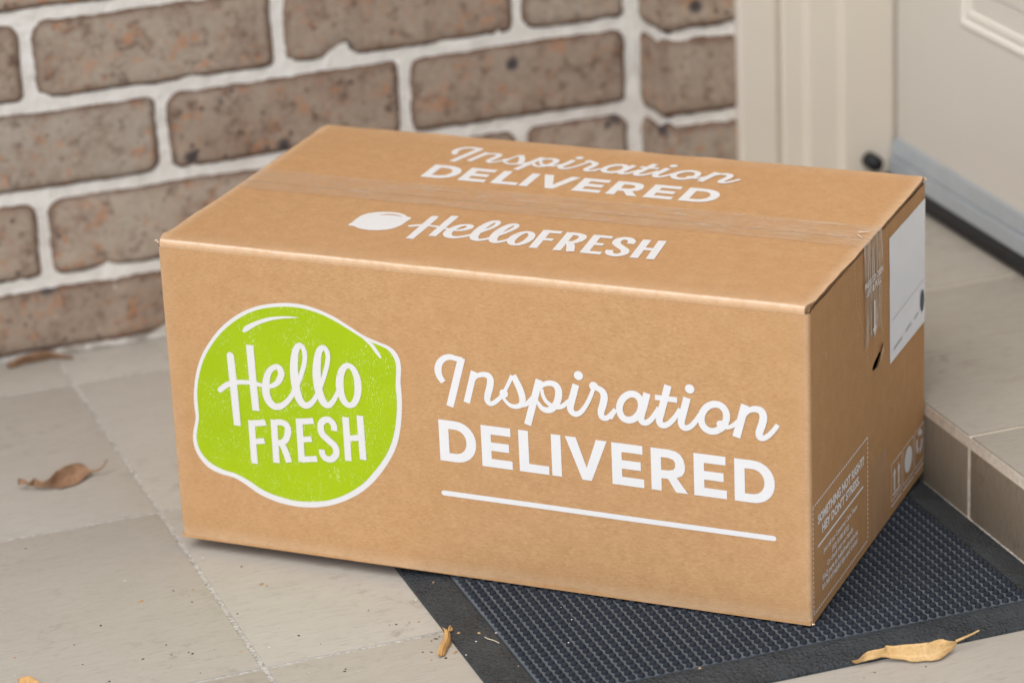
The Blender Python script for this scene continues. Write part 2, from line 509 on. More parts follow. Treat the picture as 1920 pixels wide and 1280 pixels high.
# ---- brick wall
def brick_mesh(w, h, seed, nx=34, ny=14, depth=0.05):
    r = random.Random(seed)
    rc = [r.uniform(0.009, 0.018) for _ in range(4)]
    if r.random() < 0.5:
        rc[r.randrange(4)] = r.uniform(0.016, 0.026)
    sx = r.uniform(0, 100)
    dents = [(r.uniform(-w / 2, w / 2), r.uniform(-h / 2, h / 2), r.uniform(0.003, 0.007), r.uniform(0.0008, 0.003)) for _ in range(r.randint(3, 8))]
    chips = [(r.choice((-1, 1)) * w / 2 * r.uniform(0.2, 1.0), r.choice((-1, 1)) * h / 2, r.uniform(0.006, 0.016), r.uniform(0.002, 0.005)) for _ in range(r.randint(0, 2))]
    V, F, R = [], [], []
    for j in range(ny + 1):
        for i in range(nx + 1):
            s = i / nx * 2 - 1
            q = j / ny * 2 - 1
            s = math.copysign(abs(s) ** 0.85, s)
            q = math.copysign(abs(q) ** 0.75, q)
            x, z = s * w / 2, q * h / 2
            c = rc[(0 if x < 0 else 1) + (0 if z < 0 else 2)]
            a, b = (abs(x) - (w / 2 - c)) / c, (abs(z) - (h / 2 - c)) / c
            if a > 0 and b > 0:
                a2, b2 = a * math.sqrt(1 - b * b / 2), b * math.sqrt(1 - a * a / 2)
                x = math.copysign(w / 2 - c + a2 * c, x)
                z = math.copysign(h / 2 - c + b2 * c, z)
                e = c * (1 - math.hypot(a2, b2))
            else:
                e = min(w / 2 - abs(x), h / 2 - abs(z))
            k = 1 - smoothstep(0.0, 0.02, e)
            nx_ = N3(x + sx, z, seed, 40) * 0.0016 + N3(x + sx, z, seed, 140) * 0.0010
            nz_ = N3(x + sx, z + 9, seed, 22) * 0.0018 + N3(x + sx, z + 5, seed, 140) * 0.0010
            x += nx_ * k
            z += nz_ * k
            y = 0.0085 * (1 - smoothstep(-0.003, 0.0062, e)) + 0.0012 * N3(x + sx, z, 3.0, 30) + 0.0007 * N3(x + sx, z, 8.0, 110)
            for dx, dz, dr, dd in dents:
                y += dd * math.exp(-((x - dx) ** 2 + (z - dz) ** 2) / (dr * dr))
            for dx, dz, dr, dd in chips:
                y += dd * math.exp(-((x - dx) ** 2 + (z - dz) ** 2) / (dr * dr))
            V.append((x, y, z))
            R.append(1 - smoothstep(0.002, 0.011, e))
    W_ = nx + 1
    for j in range(ny):
        for i in range(nx):
            F.append((j * W_ + i, j * W_ + i + 1, (j + 1) * W_ + i + 1, (j + 1) * W_ + i))
    ring = list(range(nx + 1)) + [j * W_ + nx for j in range(1, ny + 1)] + [ny * W_ + i for i in range(nx - 1, -1, -1)] + [j * W_ for j in range(ny - 1, 0, -1)]
    b0 = len(V)
    for k in ring:
        x, y, z = V[k]
        V.append((x, depth, z))
        R.append(1.0)
    n = len(ring)
    for a in range(n):
        F.append((ring[(a + 1) % n], ring[a], b0 + a, b0 + (a + 1) % n))
    me = mesh('brick', V, F, True)
    float_attr(me, 'rim', R)
    me.materials.append(M['brick'])
    return me

def mortar_mesh(name, x0, x1, z0, z1, y, st):
    nx, nz = max(1, int((x1 - x0) / st)), max(1, int((z1 - z0) / st))
    V, F = [], []
    for j in range(nz + 1):
        for i in range(nx + 1):
            x, z = x0 + (x1 - x0) * i / nx, z0 + (z1 - z0) * j / nz
            V.append((x, y + 0.0011 * N3(x, z, 1.5, 50) + 0.0010 * N3(x, z, 6.5, 160), z))
    for j in range(nz):
        for i in range(nx):
            a = j * (nx + 1) + i
            F.append((a, a + 1, a + nx + 2, a + nx + 1))
    return V, F

wall = empty('brick_wall', (-0.7, 0, 0))
tag(wall, 'brown brick wall with thick cream mortar joints behind the cardboard box', 'wall')
V1, F1 = mortar_mesh('m', -0.42, XC + 0.004, 0.0, 0.42, 0.0030, 0.0042)
nb = len(V1)
# coarse remainder of the wall and its body
extra = [(-3.0, 0.003, 0), (-0.42, 0.003, 0), (-0.42, 0.003, 2.5), (-3.0, 0.003, 2.5), (XC + 0.004, 0.003, 0.42), (XC + 0.004, 0.003, 2.5), (-0.42, 0.003, 0.42)]
V1 += extra
F1 += [(nb, nb + 1, nb + 2, nb + 3), (nb + 6, nb + 4, nb + 5, nb + 2)]
mo = mesh('mortar', V1, F1, True)
mort = link('mortar', mo, M['mortar'], wall)
mort.location = (0.7, 0, 0)
bk = link('wall_core', box_mesh('wall_core', -3.0, XC + 0.3, 0.03, 0.22, -0.002, 2.5), M['mortar'], wall)
bk.location = (0.7, 0, 0)
shared = {}
def put_brick(parent, off, x0, x1, z0, z1, y=0.0, uniq=None):
    w, h = round(x1 - x0, 4), round(z1 - z0, 4)
    if uniq is None:
        key = (w, h, RND.randrange(5))
        if key not in shared:
            shared[key] = brick_mesh(w, h, hash(key) % 1000 if False else int(w * 7919 + h * 1543 + key[2] * 131), 14, 6)
        me = shared[key]
    else:
        me = brick_mesh(w, h, uniq)
    o = bpy.data.objects.new('brick', me)
    COL.objects.link(o)
    o.parent = parent
    o.location = ((x0 + x1) / 2 - off[0], y - off[1], (z0 + z1) / 2 - off[2])
    return o
JH, JV = 0.0066, 0.0050      # joint widths at the brick's full outline
for k in range(-1, 28):
    zb = Z0 + COURSE * k + JH / 2 if k >= 0 else 0.004
    zt = Z0 + COURSE * (k + 1) - JH / 2
    ph = XJ_A if k % 2 == 0 else XJ_B
    for i in range(-11, 4):
        xa, xb = ph + PITCH * i + JV / 2, ph + PITCH * (i + 1) - JV / 2
        if xa > XC - 0.03: continue
        xb2 = min(xb, XC - 0.006)
        if xb2 - xa < 0.03: continue
        near = xb2 > -0.45 and zt < 0.50
        put_brick(wall, (-0.7, 0, 0), xa, xb2, zb, zt, 0.0, uniq=(k + 2) * 50 + i + 20 if near else None)

# ---- brick pier at the door opening
pier = empty('brick_pier', (XC + 0.04, PIER_Y, 0))
tag(pier, 'narrow brick pier standing between the brick wall and the cream door frame', 'wall')
V2, F2 = mortar_mesh('m', XC + 0.014, JAMB_X + 0.006, 0.0, 0.42, 0.0035, 0.0042)
V2 = [(x, y + PIER_Y, z) for x, y, z in V2]
nb = len(V2)
V3, F3 = mortar_mesh('m', 0.0, -PIER_Y - 0.012, 0.0, 0.42, 0.0, 0.0042)
V2 += [(XC + 0.0035 + y, 0.002 - x, z) for x, y, z in V3]
F2 += [tuple(nb + q for q in f) for f in F3]
nb = len(V2)
V2 += [(XC + 0.0032, PIER_Y + 0.0155, 0.0), (XC + 0.0150, PIER_Y + 0.0032, 0.0), (XC + 0.0150, PIER_Y + 0.0032, 0.43), (XC + 0.0032, PIER_Y + 0.0155, 0.43)]
F2 += [(nb, nb + 1, nb + 2, nb + 3)]
nb = len(V2)
V2 += [(XC + 0.0035, 0.002, 0.42), (XC + 0.0035, PIER_Y + 0.0035, 0.42), (JAMB_X + 0.006, PIER_Y + 0.0035, 0.42),
       (XC + 0.0035, 0.002, 2.5), (XC + 0.0035, PIER_Y + 0.0035, 2.5), (JAMB_X + 0.006, PIER_Y + 0.0035, 2.5)]
F2 += [(nb, nb + 1, nb + 4, nb + 3), (nb + 1, nb + 2, nb + 5, nb + 4)]
pm = link('mortar', mesh('mortar', V2, F2, True), M['mortar'], pier)
pm.location = (-(XC + 0.04), -PIER_Y, 0)
def corner_brick(h, seed, wx, wy):
    """end brick that wraps the pier corner: face -y of width wx, return face -x of depth wy"""
    r = random.Random(seed)
    nu, nz = 40, 14
    V, F, R = [], [], []
    rad = r.uniform(0.008, 0.013)
    pts = []
    tot = wx + wy
    for i in range(nu + 1):
        d = tot * i / nu
        # path: from back of the return face to the corner, then along the front face
        if d < wy - rad: p, nrm = (0.0, wy - d), (-1.0, 0.0)
        elif d < wy + rad:
            a = (d - (wy - rad)) / (2 * rad) * math.pi / 2
            p = (rad - rad * math.cos(a), rad - rad * math.sin(a))
            nrm = (-math.cos(a), -math.sin(a))
        else: p, nrm = (d - wy, 0.0), (0.0, -1.0)
        pts.append((p, nrm, d))
    for j in range(nz + 1):
        q = j / nz * 2 - 1
        q = math.copysign(abs(q) ** 0.75, q)
        for (p, nrm, d) in pts:
            z = q * h / 2
            e = min(d, h / 2 - abs(z))
            c = 0.012
            a, b = (c - d) / c, (abs(z) - (h / 2 - c)) / c
            if a > 0 and b > 0: e = c * (1 - min(1.2, math.hypot(a, b)))
            k = 1 - smoothstep(0, 0.02, e)
            z += (N3(d + seed, z, 2.2, 45) * 0.003 + N3(d, z + seed, 4.4, 140) * 0.0014) * k
            cr = smoothstep(0.016, 0.0, abs(d - wy)) if abs(d - wy) < 0.016 else 0
            dep = 0.0085 * (1 - smoothstep(-0.003, 0.0062, e)) + 0.0013 * N3(d + seed, z, 3.0, 30) + 0.0008 * N3(d, z, seed, 110) + cr * 0.0015 * (1 + N3(z, seed, 1.1, 60))
            V.append((p[0] - nrm[0] * dep, p[1] - nrm[1] * dep, z))
            R.append(max(1 - smoothstep(0.001, 0.013, e), cr * 0.5))
    for j in range(nz):
        for i in range(nu):
            a = j * (nu + 1) + i
            F.append((a, a + 1, a + nu + 2, a + nu + 1))
    # cap top and bottom
    for j, flip in ((0, False), (nz, True)):
        c0 = len(V)
        V.append((wx * 0.6, wy * 0.7, (-1 if j == 0 else 1) * h / 2))
        R.append(1.0)
        for i in range(nu):
            a, b = j * (nu + 1) + i, j * (nu + 1) + i + 1
            F.append((b, a, c0) if not flip else (a, b, c0))
    me = mesh('brick', V, F, True)
    float_attr(me, 'rim', R)
    me.materials.append(M['brick'])
    return me
for k in range(-1, 28):
    zb = Z0 + COURSE * k + JH / 2 if k >= 0 else 0.004
    zt = Z0 + COURSE * (k + 1) - JH / 2
    me = corner_brick(zt - zb, 900 + k * 3, JAMB_X - XC + 0.012, 0.062)
    o = link('brick', me, None, pier)
    o.location = (XC - (XC + 0.04), 0.0, (zb + zt) / 2)

# ---- the wall on the far side of the door opening and the lintel above it (out of frame)
side = empty("brick_wall", (XC, -1.7, 0))
tag(side, 'brown brick wall beside the far jamb of the cream door', 'wall')
SY1, SY0 = -1.006, -1.37
sc_o = link('wall_core', box_mesh('wall_core', XC + 0.0035, XC + 0.23, SY0, SY1, HR - 0.001, 2.5), M['mortar'], side)
sc_o.location = (-XC, 1.7, 0)
for k in range(0, 28):
    zb, zt = Z0 + COURSE * k + JH / 2, Z0 + COURSE * (k + 1) - JH / 2
    for i in range(0, 7):
        ya = SY1 - (0.0 if k % 2 else -0.12) - PITCH * i
        y1, y0 = min(ya, SY1) - JV / 2, max(ya - PITCH, SY0) + JV / 2
        if y1 - y0 < 0.05: continue
        o = put_brick(side, (0, 0, 0), 0, round(y1 - y0, 3), zb, zt)
        o.location = (0.0, (y0 + y1) / 2 + 1.7, (zb + zt) / 2)
        o.rotation_euler = (0, 0, math.radians(-90))
tag(link('lintel', box_mesh('lintel', XC + 0.004, XC + 0.30, SY1 + 0.0005, PIER_Y - 0.0005, 2.203, 2.515), M['mortar']), 'pale rendered lintel spanning above the door', 'lintel')

# ---- door frame: moulded jambs and head
frame = empty('door_frame', (0.70, -0.55, HR))
tag(frame, 'cream painted door frame with stepped mouldings against the brick pier', 'door frame')
prof = [(JAMB_X, 0.02), (JAMB_X, -0.0790), (JAMB_X + 0.002, -0.0810), (0.6580, -0.0810), (0.6595, -0.0795), (0.6595, -0.0765), (0.6640, -0.0765), (0.6640, -0.0850),
        (0.6655, -0.0865), (0.6850, -0.0865), (0.6865, -0.0880), (0.6865, -0.0945), (0.6880, -0.0960), (0.7180, -0.0960), (0.7195, -0.0975), (0.7195, -0.1040), (0.7210, -0.1055), (DOOR_X - 0.0035, -0.1055), (DOOR_X - 0.0035, -0.02)]
def prism_z(name, prof, z0, z1, flip_y=None):
    P = [(x, (y if flip_y is None else 2 * flip_y - y)) for x, y in prof]
    V = [(x, y, z0) for x, y in P] + [(x, y, z1) for x, y in P]
    n = len(P)
    F = []
    for i in range(n - 1):
        f = (i, i + 1, n + i + 1, n + i)
        F.append(f if flip_y is None else f[::-1])
    F.append(tuple(range(n)) if flip_y else tuple(reversed(range(n))))
    F.append(tuple(range(n, 2 * n)) if not flip_y else tuple(reversed(range(n, 2 * n))))
    return mesh(name, V, F)
for nm, fl in (('jamb', None), ('jamb', -0.545)):
    j = link(nm, prism_z(nm, prof, HR + 0.0005, 2.20, fl), M['cream'], frame)
    j.location = (-0.70, 0.55, -HR)
hd = link('head_rail', box_mesh('head_rail', JAMB_X, DOOR_X + 0.05, -0.985, -0.1057, 2.115, 2.20, 0.002), M['cream'], frame)
hd.location = (-0.70, 0.55, -HR)
st_ = link('jamb_lining', box_mesh('jamb_lining', DOOR_X - 0.0033, DOOR_X + 0.06, -0.1025, -0.02, HR + 0.0005, 2.20, 0.001), M['cream'], frame)
st_.location = (-0.70, 0.55, -HR)

# ---- door leaf with raised panel moulding and bottom weather bar
DY1, DY0 = -0.1072, -0.982
door = empty('panel_door', (DOOR_X, (DY0 + DY1) / 2, HR))
tag(door, 'cream panelled door with an aluminium weather bar along its bottom edge', 'door')
def dl(o):
    o.location = (-DOOR_X, -(DY0 + DY1) / 2, -HR)
    return o
dl(link('door_leaf', box_mesh('door_leaf', DOOR_X, DOOR_X + 0.036, DY0, DY1, HR + 0.008, 2.11, 0.002), M['door'], door))
pa = at_plane(1800, 40, 0, DOOR_X)
pb = at_plane(1905, 68, 0, DOOR_X)
PY, PZ = pa.y, at_plane(1812, 58, 0, DOOR_X).z
def rect_ring(y0, y1, z0, z1, prof):
    """moulding that runs round a rectangle; prof = list of (inset, height)"""
    V, F = [], []
    for ins, hgt in prof:
        for (y, z) in ((y0 + ins, z0 + ins), (y1 - ins, z0 + ins), (y1 - ins, z1 - ins), (y0 + ins, z1 - ins)):
            V.append((DOOR_X - hgt, y, z))
    for r in range(len(prof) - 1):
        for i in range(4):
            a, b = r * 4 + i, r * 4 + (i + 1) % 4
            F.append((a, a + 4, b + 4, b))
    return mesh('panel_moulding', V, F)
mprof = [(0, -0.001), (0.0020, 0.0012), (0.006, 0.0026), (0.0085, 0.0022), (0.0110, 0.0004), (0.0130, 0.0004), (0.0150, 0.0016), (0.0200, 0.0014), (0.0235, -0.001)]
for (y0, y1) in ((PY - 0.315, PY), (PY - 0.70, PY - 0.385)):
    for (z0, z1) in ((PZ, PZ + 0.62), (PZ + 0.74, PZ + 1.72)):
        pn = dl(link('panel', box_mesh('panel', DOOR_X - 0.0022, DOOR_X + 0.002, y0 + 0.045, y1 - 0.045, z0 + 0.045, z1 - 0.045, 0.0018), M['door'], door))
        mo_ = link('panel_moulding', rect_ring(y0, y1, z0, z1, mprof), M['door'], door)
        dl(mo_)
# weather bar: extruded profile in x-z along y
def prism_y(name, prof, y0, y1):
    n = len(prof)
    V = [(x, y0, z) for x, z in prof] + [(x, y1, z) for x, z in prof]
    F = [(i, (i + 1) % n, n + (i + 1) % n, n + i) for i in range(n)] + [tuple(reversed(range(n))), tuple(range(n, 2 * n))]
    return mesh(name, V, F)
ZB = HR
bar = [(DOOR_X - 0.0005, ZB + 0.052), (DOOR_X - 0.0035, ZB + 0.051), (DOOR_X - 0.0075, ZB + 0.0365), (DOOR_X - 0.0060, ZB + 0.0350), (DOOR_X - 0.0060, ZB + 0.0330),
       (DOOR_X - 0.0085, ZB + 0.0320), (DOOR_X - 0.0105, ZB + 0.0180), (DOOR_X - 0.0090, ZB + 0.0168), (DOOR_X - 0.0005, ZB + 0.0168)]
wb = dl(link('weather_bar', prism_y('weather_bar', bar[::-1], DY0, DY1 - 0.001), M['alu'], door))
cyl = [(DOOR_X - 0.0080 + 0.0090 * math.cos(a * math.tau / 14), ZB + 0.0086 + 0.0082 * math.sin(a * math.tau / 14)) for a in range(14)]
sl = link('seal', prism_y('seal', cyl[::-1], DY0, DY1 + 0.0005), M['seal'], wb)

# black rubber buffer on the landing against the jamb
bp = at_plane(1645, 309, 1, -0.1255)
buf = bmesh.new()
bmesh.ops.create_cone(buf, cap_ends=True, segments=24, radius1=0.0082, radius2=0.0076, depth=0.020)
bmesh.ops.bevel(buf, geom=[e for e in buf.edges if abs(e.verts[0].co.z - e.verts[1].co.z) < 1e-6], offset=0.002, segments=3, affect='EDGES')
bme = bpy.data.meshes.new('rubber_buffer')
buf.to_mesh(bme)
buf.free()
bme.polygons.foreach_set('use_smooth', [True] * len(bme.polygons))
bo = link('rubber_buffer', bme, M['seal'])
bo.rotation_euler = (math.radians(90), 0, 0)
bo.location = (bp.x, -0.1055 - 0.0101, bp.z)
tag(bo, 'small round black rubber buffer fixed low on the cream door frame', 'door stop')

# ================================================================== RUBBER MAT
MYAW = -0.0105
mat_o = empty('door_mat', (0.0832, -0.8929, 0), MYAW)
tag(mat_o, 'black rubber door mat with studded centre and flat rim under the box', 'door mat')
MW, MD = 0.4565, 0.620
RIM = 0.0305
def ring_mesh(prof):
    V, F = [], []
    ns = 1
    for ins, z in prof:
        V += [(ins, ins, z), (MW - ins, ins, z), (MW - ins, MD - ins, z), (ins, MD - ins, z)]
    for r in range(len(prof) - 1):
        for i in range(4):
            a, b = r * 4 + i, r * 4 + (i + 1) % 4
            F.append((a, b, b + 4, a + 4))
    return mesh('rim', V, F)
rim_o = link('rim', ring_mesh([(0, 0.0003), (0.0004, 0.0022), (0.0012, 0.0030), (0.0060, 0.0042), (0.0240, 0.0082), (0.0298, 0.0084), (0.0300, 0.0082), (0.0302, 0.0035)]), M['rubber_rim'], mat_o)
base_o = link('base_sheet', box_mesh('base_sheet', RIM + 0.0010, MW - RIM - 0.0010, RIM + 0.0010, MD - RIM - 0.0010, 0.0006, 0.0086), M['rubber_base'], mat_o)
def stud_geo(n=9):
    V, F = [], []
    for z, r in ((0.0, 0.00285), (0.0022, 0.00262), (0.0031, 0.0018)):
        for i in range(n):
            a = math.tau * i / n
            V.append((r * math.cos(a), r * math.sin(a), z))
    V.append((0, 0, 0.0034))
    for k in range(2):
        for i in range(n):
            j = (i + 1) % n
            F.append((k * n + i, k * n + j, (k + 1) * n + j, (k + 1) * n + i))
    for i in range(n):
        F.append((2 * n + i, 2 * n + (i + 1) % n, 3 * n))
    return V, F
SV, SF = stud_geo()
stud_me = mesh('stud', SV, SF, True)
stud_me.materials.append(M['rubber'])
SP = 0.0077
spots = []
x_n = int((MW - 2 * RIM - 0.004) / SP)
y_n = int((MD - 2 * RIM - 0.004) / SP)
ox = (MW - x_n * SP) / 2
oy = RIM + 0.0037
MM = Matrix.Translation((0.0832, -0.8929, 0)) @ Matrix.Rotation(MYAW, 4, 'Z')
BC, BS = math.cos(BOX_YAW), math.sin(BOX_YAW)
FX, FY = 0.3339, -0.8453       # box near bottom corner
def under_box(p):
    dx, dy = p.x - FX, p.y - FY
    u, v = dx * BC + dy * BS, -dx * BS + dy * BC
    return -BOX_L + 0.01 < u < -0.012 and 0.012 < v < BOX_W - 0.01
for i in range(x_n + 1):
    for j in range(y_n + 1):
        p = Vector((ox + i * SP, oy + j * SP, 0.0085))
        wp = MM @ p
        d = (wp - CAM_POS)
        q = CAM_M.transposed() @ d
        px, py = CAM_CX + CAM_F * q.x / -q.z, CAM_CY - CAM_F * q.y / -q.z
        vis = -10 < px < 1930 and py < 1290 and not under_box(wp)
        spots.append((not vis, d.length, p))
spots.sort(key=lambda s: (s[0], s[1]))
for k, (hid, dist, p) in enumerate(spots[:300]):
    o = bpy.data.objects.new('stud', stud_me)
    COL.objects.link(o)
    o.parent = mat_o
    o.location = p
    s = 1 + RND.uniform(-0.05, 0.05)
    o.scale = (s, s, 1 + RND.uniform(-0.06, 0.0))
    o.rotation_euler = (0, 0, RND.uniform(0, 6))
V, F = [], []
for (hid, dist, p) in spots[300:]:
    b = len(V)
    s = 1 + RND.uniform(-0.05, 0.05)
    a = RND.uniform(0, 6)
    ca, sa = math.cos(a) * s, math.sin(a) * s
    V += [(p.x + x * ca - y * sa, p.y + x * sa + y * ca, p.z + z) for x, y, z in SV]
    F += [tuple(b + q for q in f) for f in SF]
so = link('stud_field', mesh('stud_field', V, F, True), M['rubber'], mat_o)
so['kind'] = 'stuff'

# ================================================================== CARDBOARD BOX
cx_ = FX + (-BOX_L / 2) * BC - (BOX_W / 2) * BS
cy_ = FY + (-BOX_L / 2) * BS + (BOX_W / 2) * BC
box = empty('cardboard_box', (cx_, cy_, MAT_Z - 0.0002), BOX_YAW)
tag(box, 'brown cardboard delivery box with lime emblem and white lettering on the rubber mat', 'box')
BM = Matrix.Translation((cx_, cy_, MAT_Z)) @ Matrix.Rotation(BOX_YAW, 4, 'Z')
BI = BM.inverted()
HL, HW, BH = BOX_L / 2, BOX_W / 2, BOX_H
def loc_ray(px, py):
    return BI @ CAM_POS, BI.to_3x3() @ ray(px, py)
def on_front(px, py):
    o, d = loc_ray(px, py); t = (-HW - o.y) / d.y; p = o + d * t
    return (p.x, p.z)
def on_top(px, py):
    o, d = loc_ray(px, py); t = (BH - o.z) / d.z; p = o + d * t
    return (p.x, p.y)
def on_right(px, py):
    o, d = loc_ray(px, py); t = (HL - o.x) / d.x; p = o + d * t
    return (p.y, p.z)
def bulge(u, v):
    a, b = u / HL, v / BH
    return 0.0016 * max(0, 1 - a * a) * max(0, 4 * b * (1 - b)) + 0.0004 * N3(u, v, 1.0, 9) * max(0, 1 - a * a)
def P_front(a, b, off): return (a, -HW - bulge(a, b) - off, b)
def topsag(y): return -0.0012 * (1 - abs(y) / HW) ** 2
def P_top(a, b, off): return (a, b, BH + off + topsag(b))
def P_right(a, b, off): return (HL + off, a, b)

RC = 0.0045
HT = BH - 0.0060        # top of the side panels
# front and back panels with rounded vertical folds
def long_panel(sign):
    nu, nz = 48, 18
    path = []
    for i in range(5):
        a = math.pi / 2 * i / 4
        path.append((-HL + RC - RC * math.cos(a), RC - RC * math.sin(a), 1 - abs(i - 2.0) / 2.6))
    for i in range(1, nu):
        path.append((-HL + RC + (BOX_L - 2 * RC) * i / nu, 0.0, 0.0))
    for i in range(5):
        a = math.pi / 2 * i / 4
        path.append((HL - RC + RC * math.sin(a), RC - RC * math.cos(a), 1 - abs(i - 2.0) / 2.6))
    V, F, Wr = [], [], []
    for j in range(nz + 1):
        z = HT * j / nz
        zn = 1.0 if j == 0 else 0.0
        for (x, dy, w) in path:
            ins = 0.0
            if j == 0: ins = 0.0012
            y = -HW + dy - (bulge(x, z) if abs(x) < HL - RC else 0) + ins
            V.append((x, -y if sign < 0 else y, z + (0.0006 * N3(x, 0, 3, 60) if j == nz else 0) + zn * 0.0006 * (1 + N3(x, 2, 3, 16))))
            Wr.append(max(0.0, w) * 0.22 + (0.25 if j == 0 else 0))
    n = len(path)
    for j in range(nz):
        for i in range(n - 1):
            f = (j * n + i, j * n + i + 1, (j + 1) * n + i + 1, (j + 1) * n + i)
            F.append(f if sign > 0 else f[::-1])
    me = mesh('side_panel', V, F, True)
    float_attr(me, 'wear', Wr)
    return link('side_panel', me, M['kraft'], box)
long_panel(1)
long_panel(-1)
# end panel on the right, with the torn finger hole
def tri_fill(outer, holes=()):
    loops = [[Vector((a, b, 0)) for a, b in outer]] + [[Vector((a, b, 0)) for a, b in h] for h in holes]
    tris = tessellate_polygon(loops)
    pts = [p for l_ in loops for p in l_]
    return [(p.x, p.y) for p in pts], [tuple(t) for t in tris]
tear_px = [(1635.5, 693), (1637.5, 684), (1641, 675), (1645, 667), (1648.5, 659), (1651, 660), (1648.5, 669), (1646, 677), (1643, 687), (1639, 693)]
tear = [on_right(*q) for q in tear_px]
def end_panel(sign, holes):
    outer = []
    n = 40
    y0, y1 = -HW + RC, HW - RC
    for i in range(n + 1):
        outer.append((y0 + (y1 - y0) * i / n, 0.0))
    for i in range(n, -1, -1):
        y = y0 + (y1 - y0) * i / n
        outer.append((y, HT + 0.0012 + 0.0010 * N3(y, sign, 2, 40)))
    P2, T = tri_fill(outer, holes)
    V = [(sign * HL, a, b) for a, b in P2]
    F = []
    for t in T:
        a, b, c = [Vector(V[i]) for i in t]
        nrm = (b - a).cross(c - a)
        F.append(t if nrm.x * sign > 0 else t[::-1])
    me = mesh('side_panel', V, F)
    float_attr(me, 'wear', [0.0] * len(V))
    return link('side_panel', me, M['kraft'], box)
rp = end_panel(1, [tear])
end_panel(-1, [])
bt = link('base_panel', box_mesh('base_panel', -HL + 0.001, HL - 0.001, -HW + 0.001, HW - 0.001, 0.0002, 0.0042), M['kraft'], box)
ilin = link('inner_flap', box_mesh('inner_flap', -HL + 0.006, HL - 0.006, -HW + 0.007, HW - 0.007, HT - 0.007, HT - 0.003), M['kraft'], box)
# top flaps
def flap(sign):
    prof = []   # (y, z, wear) from the front panel up over the fold to the seam, then back underneath
    rf = 0.0034
    prof.append((-HW - 0.0002, HT - 0.0004, 0.10))
    prof.append((-HW - 0.0003, BH - rf - 0.0004, 0.22))
    for i in range(1, 6):
        a = math.pi / 2 * i / 6
        prof.append((-HW + rf - rf * math.cos(a), BH - rf + rf * math.sin(a), 0.75 if 2 < i < 5 else 0.35))
    prof.append((-HW + rf, BH, 0.12))
    for i in range(1, 15):
        y = -HW + rf + (HW - rf - 0.0008) * i / 14
        prof.append((y, BH, 0.05 if i == 1 else 0.0))
    top_n = len(prof)
    prof.append((-0.0008, BH - 0.0040, 0.0))
    prof.append((-HW + 0.006, BH - 0.0040, 0.0))
    prof.append((-HW + 0.0045, HT - 0.0004, 0.0))
    nx = 60
    V, F, Wr = [], [], []
    for i in range(nx + 1):
        x = -HL + BOX_L * i / nx
        for k, (y, z, w) in enumerate(prof):
            xx = x
            if i in (0, nx):
                xx += (1 if i else -1) * (0.0002 + 0.0017 * N3(y, sign, i, 60))
                fold = smoothstep(0.010, 0.0, y + HW)
                xx -= (1 if i else -1) * 0.003 * fold
            yy, zz = y, z + topsag(min(0, y)) * (1 if k < top_n and y > -HW + rf else 0)
            if y > -HW + 0.02: zz += 0.00008 * N3(x * sign, y, 4, 14)
            if i in (0, nx) and y > -HW + 0.02 and k < top_n: zz -= 0.0006
            if 0.3 < w: zz += 0.0008 * N3(x, 1.0 * sign, 5, 28)
            if sign < 0: yy = -yy
            V.append((xx, yy, zz))
            ends = 0.35 if i in (0, nx) else 0.0
            Wr.append(max(w, ends if k < top_n else 0))
    n = len(prof)
    for i in range(nx):
        for k in range(n - 1):
            f = (i * n + k, (i + 1) * n + k, (i + 1) * n + k + 1, i * n + k + 1)
            F.append(f if sign > 0 else f[::-1])
    me = mesh('flap', V, F, True)
    float_attr(me, 'wear', Wr)
    try: me.set_sharp_from_angle(angle=math.radians(40))
    except Exception: pass
    fo = link('flap', me, M['kraft'], box)
    # cut ends of the board: wavy strip
    for e, sx in ((0, -1), (nx, 1)):
        bm = bmesh.new()
        ring = [bm.verts.new((V[e * n + k][0] + sx * 0.0001, V[e * n + k][1], V[e * n + k][2])) for k in range(n)]
        bm.faces.new(ring)
        bmesh.ops.triangulate(bm, faces=bm.faces[:])
        me2 = bpy.data.meshes.new('cut_edge')
        bm.to_mesh(me2)
        bm.free()
        link('cut_edge', me2, M['cut'], fo)
    return fo
flap(1)
flap(-1)
# frayed corner crumbs
def fray(name, cpos, pts, mat):
    V, F = [], []
    for k, (a, b, s) in enumerate(pts):
        c = Vector(cpos) + Vector((a, 0.0, b))
        i0 = len(V)
        for q in range(7):
            an = q * math.tau / 7
            rr = s * (0.7 + 0.5 * RND.random())
            V.append((c.x + rr * math.cos(an), c.y + 0.0006 * math.sin(q * 2.1) - 0.0004 * k, c.z + rr * 0.8 * math.sin(an)))
        V.append((c.x, c.y - 0.0012, c.z + 0.0003)); V.append((c.x, c.y + 0.0012, c.z))
        for q in range(7):
            F.append((i0 + q, i0 + (q + 1) % 7, i0 + 7)); F.append((i0 + (q + 1) % 7, i0 + q, i0 + 8))
    me = mesh(name, V, F, True)
    float_attr(me, 'wear', [0.9] * len(V))
    return link(name, me, mat, box)
fray('frayed_corner', (-HL, -HW + 0.002, BH - 0.003), [(0.0006, 0.0, 0.0013), (0.0, 0.0012, 0.0013), (-0.0010, 0.0014, 0.0010), (-0.0017, 0.0008, 0.0006)], M['kraft'])
fray('frayed_corner', (HL, -HW + 0.0015, 0.0014), [(0.0004, 0.0, 0.0013), (0.0016, 0.0006, 0.0008)], M['kraft'])
fray('frayed_corner', (HL, HW - 0.002, BH - 0.003), [(0.0004, 0.0, 0.0016), (-0.0004, 0.0012, 0.0013)], M['kraft'])
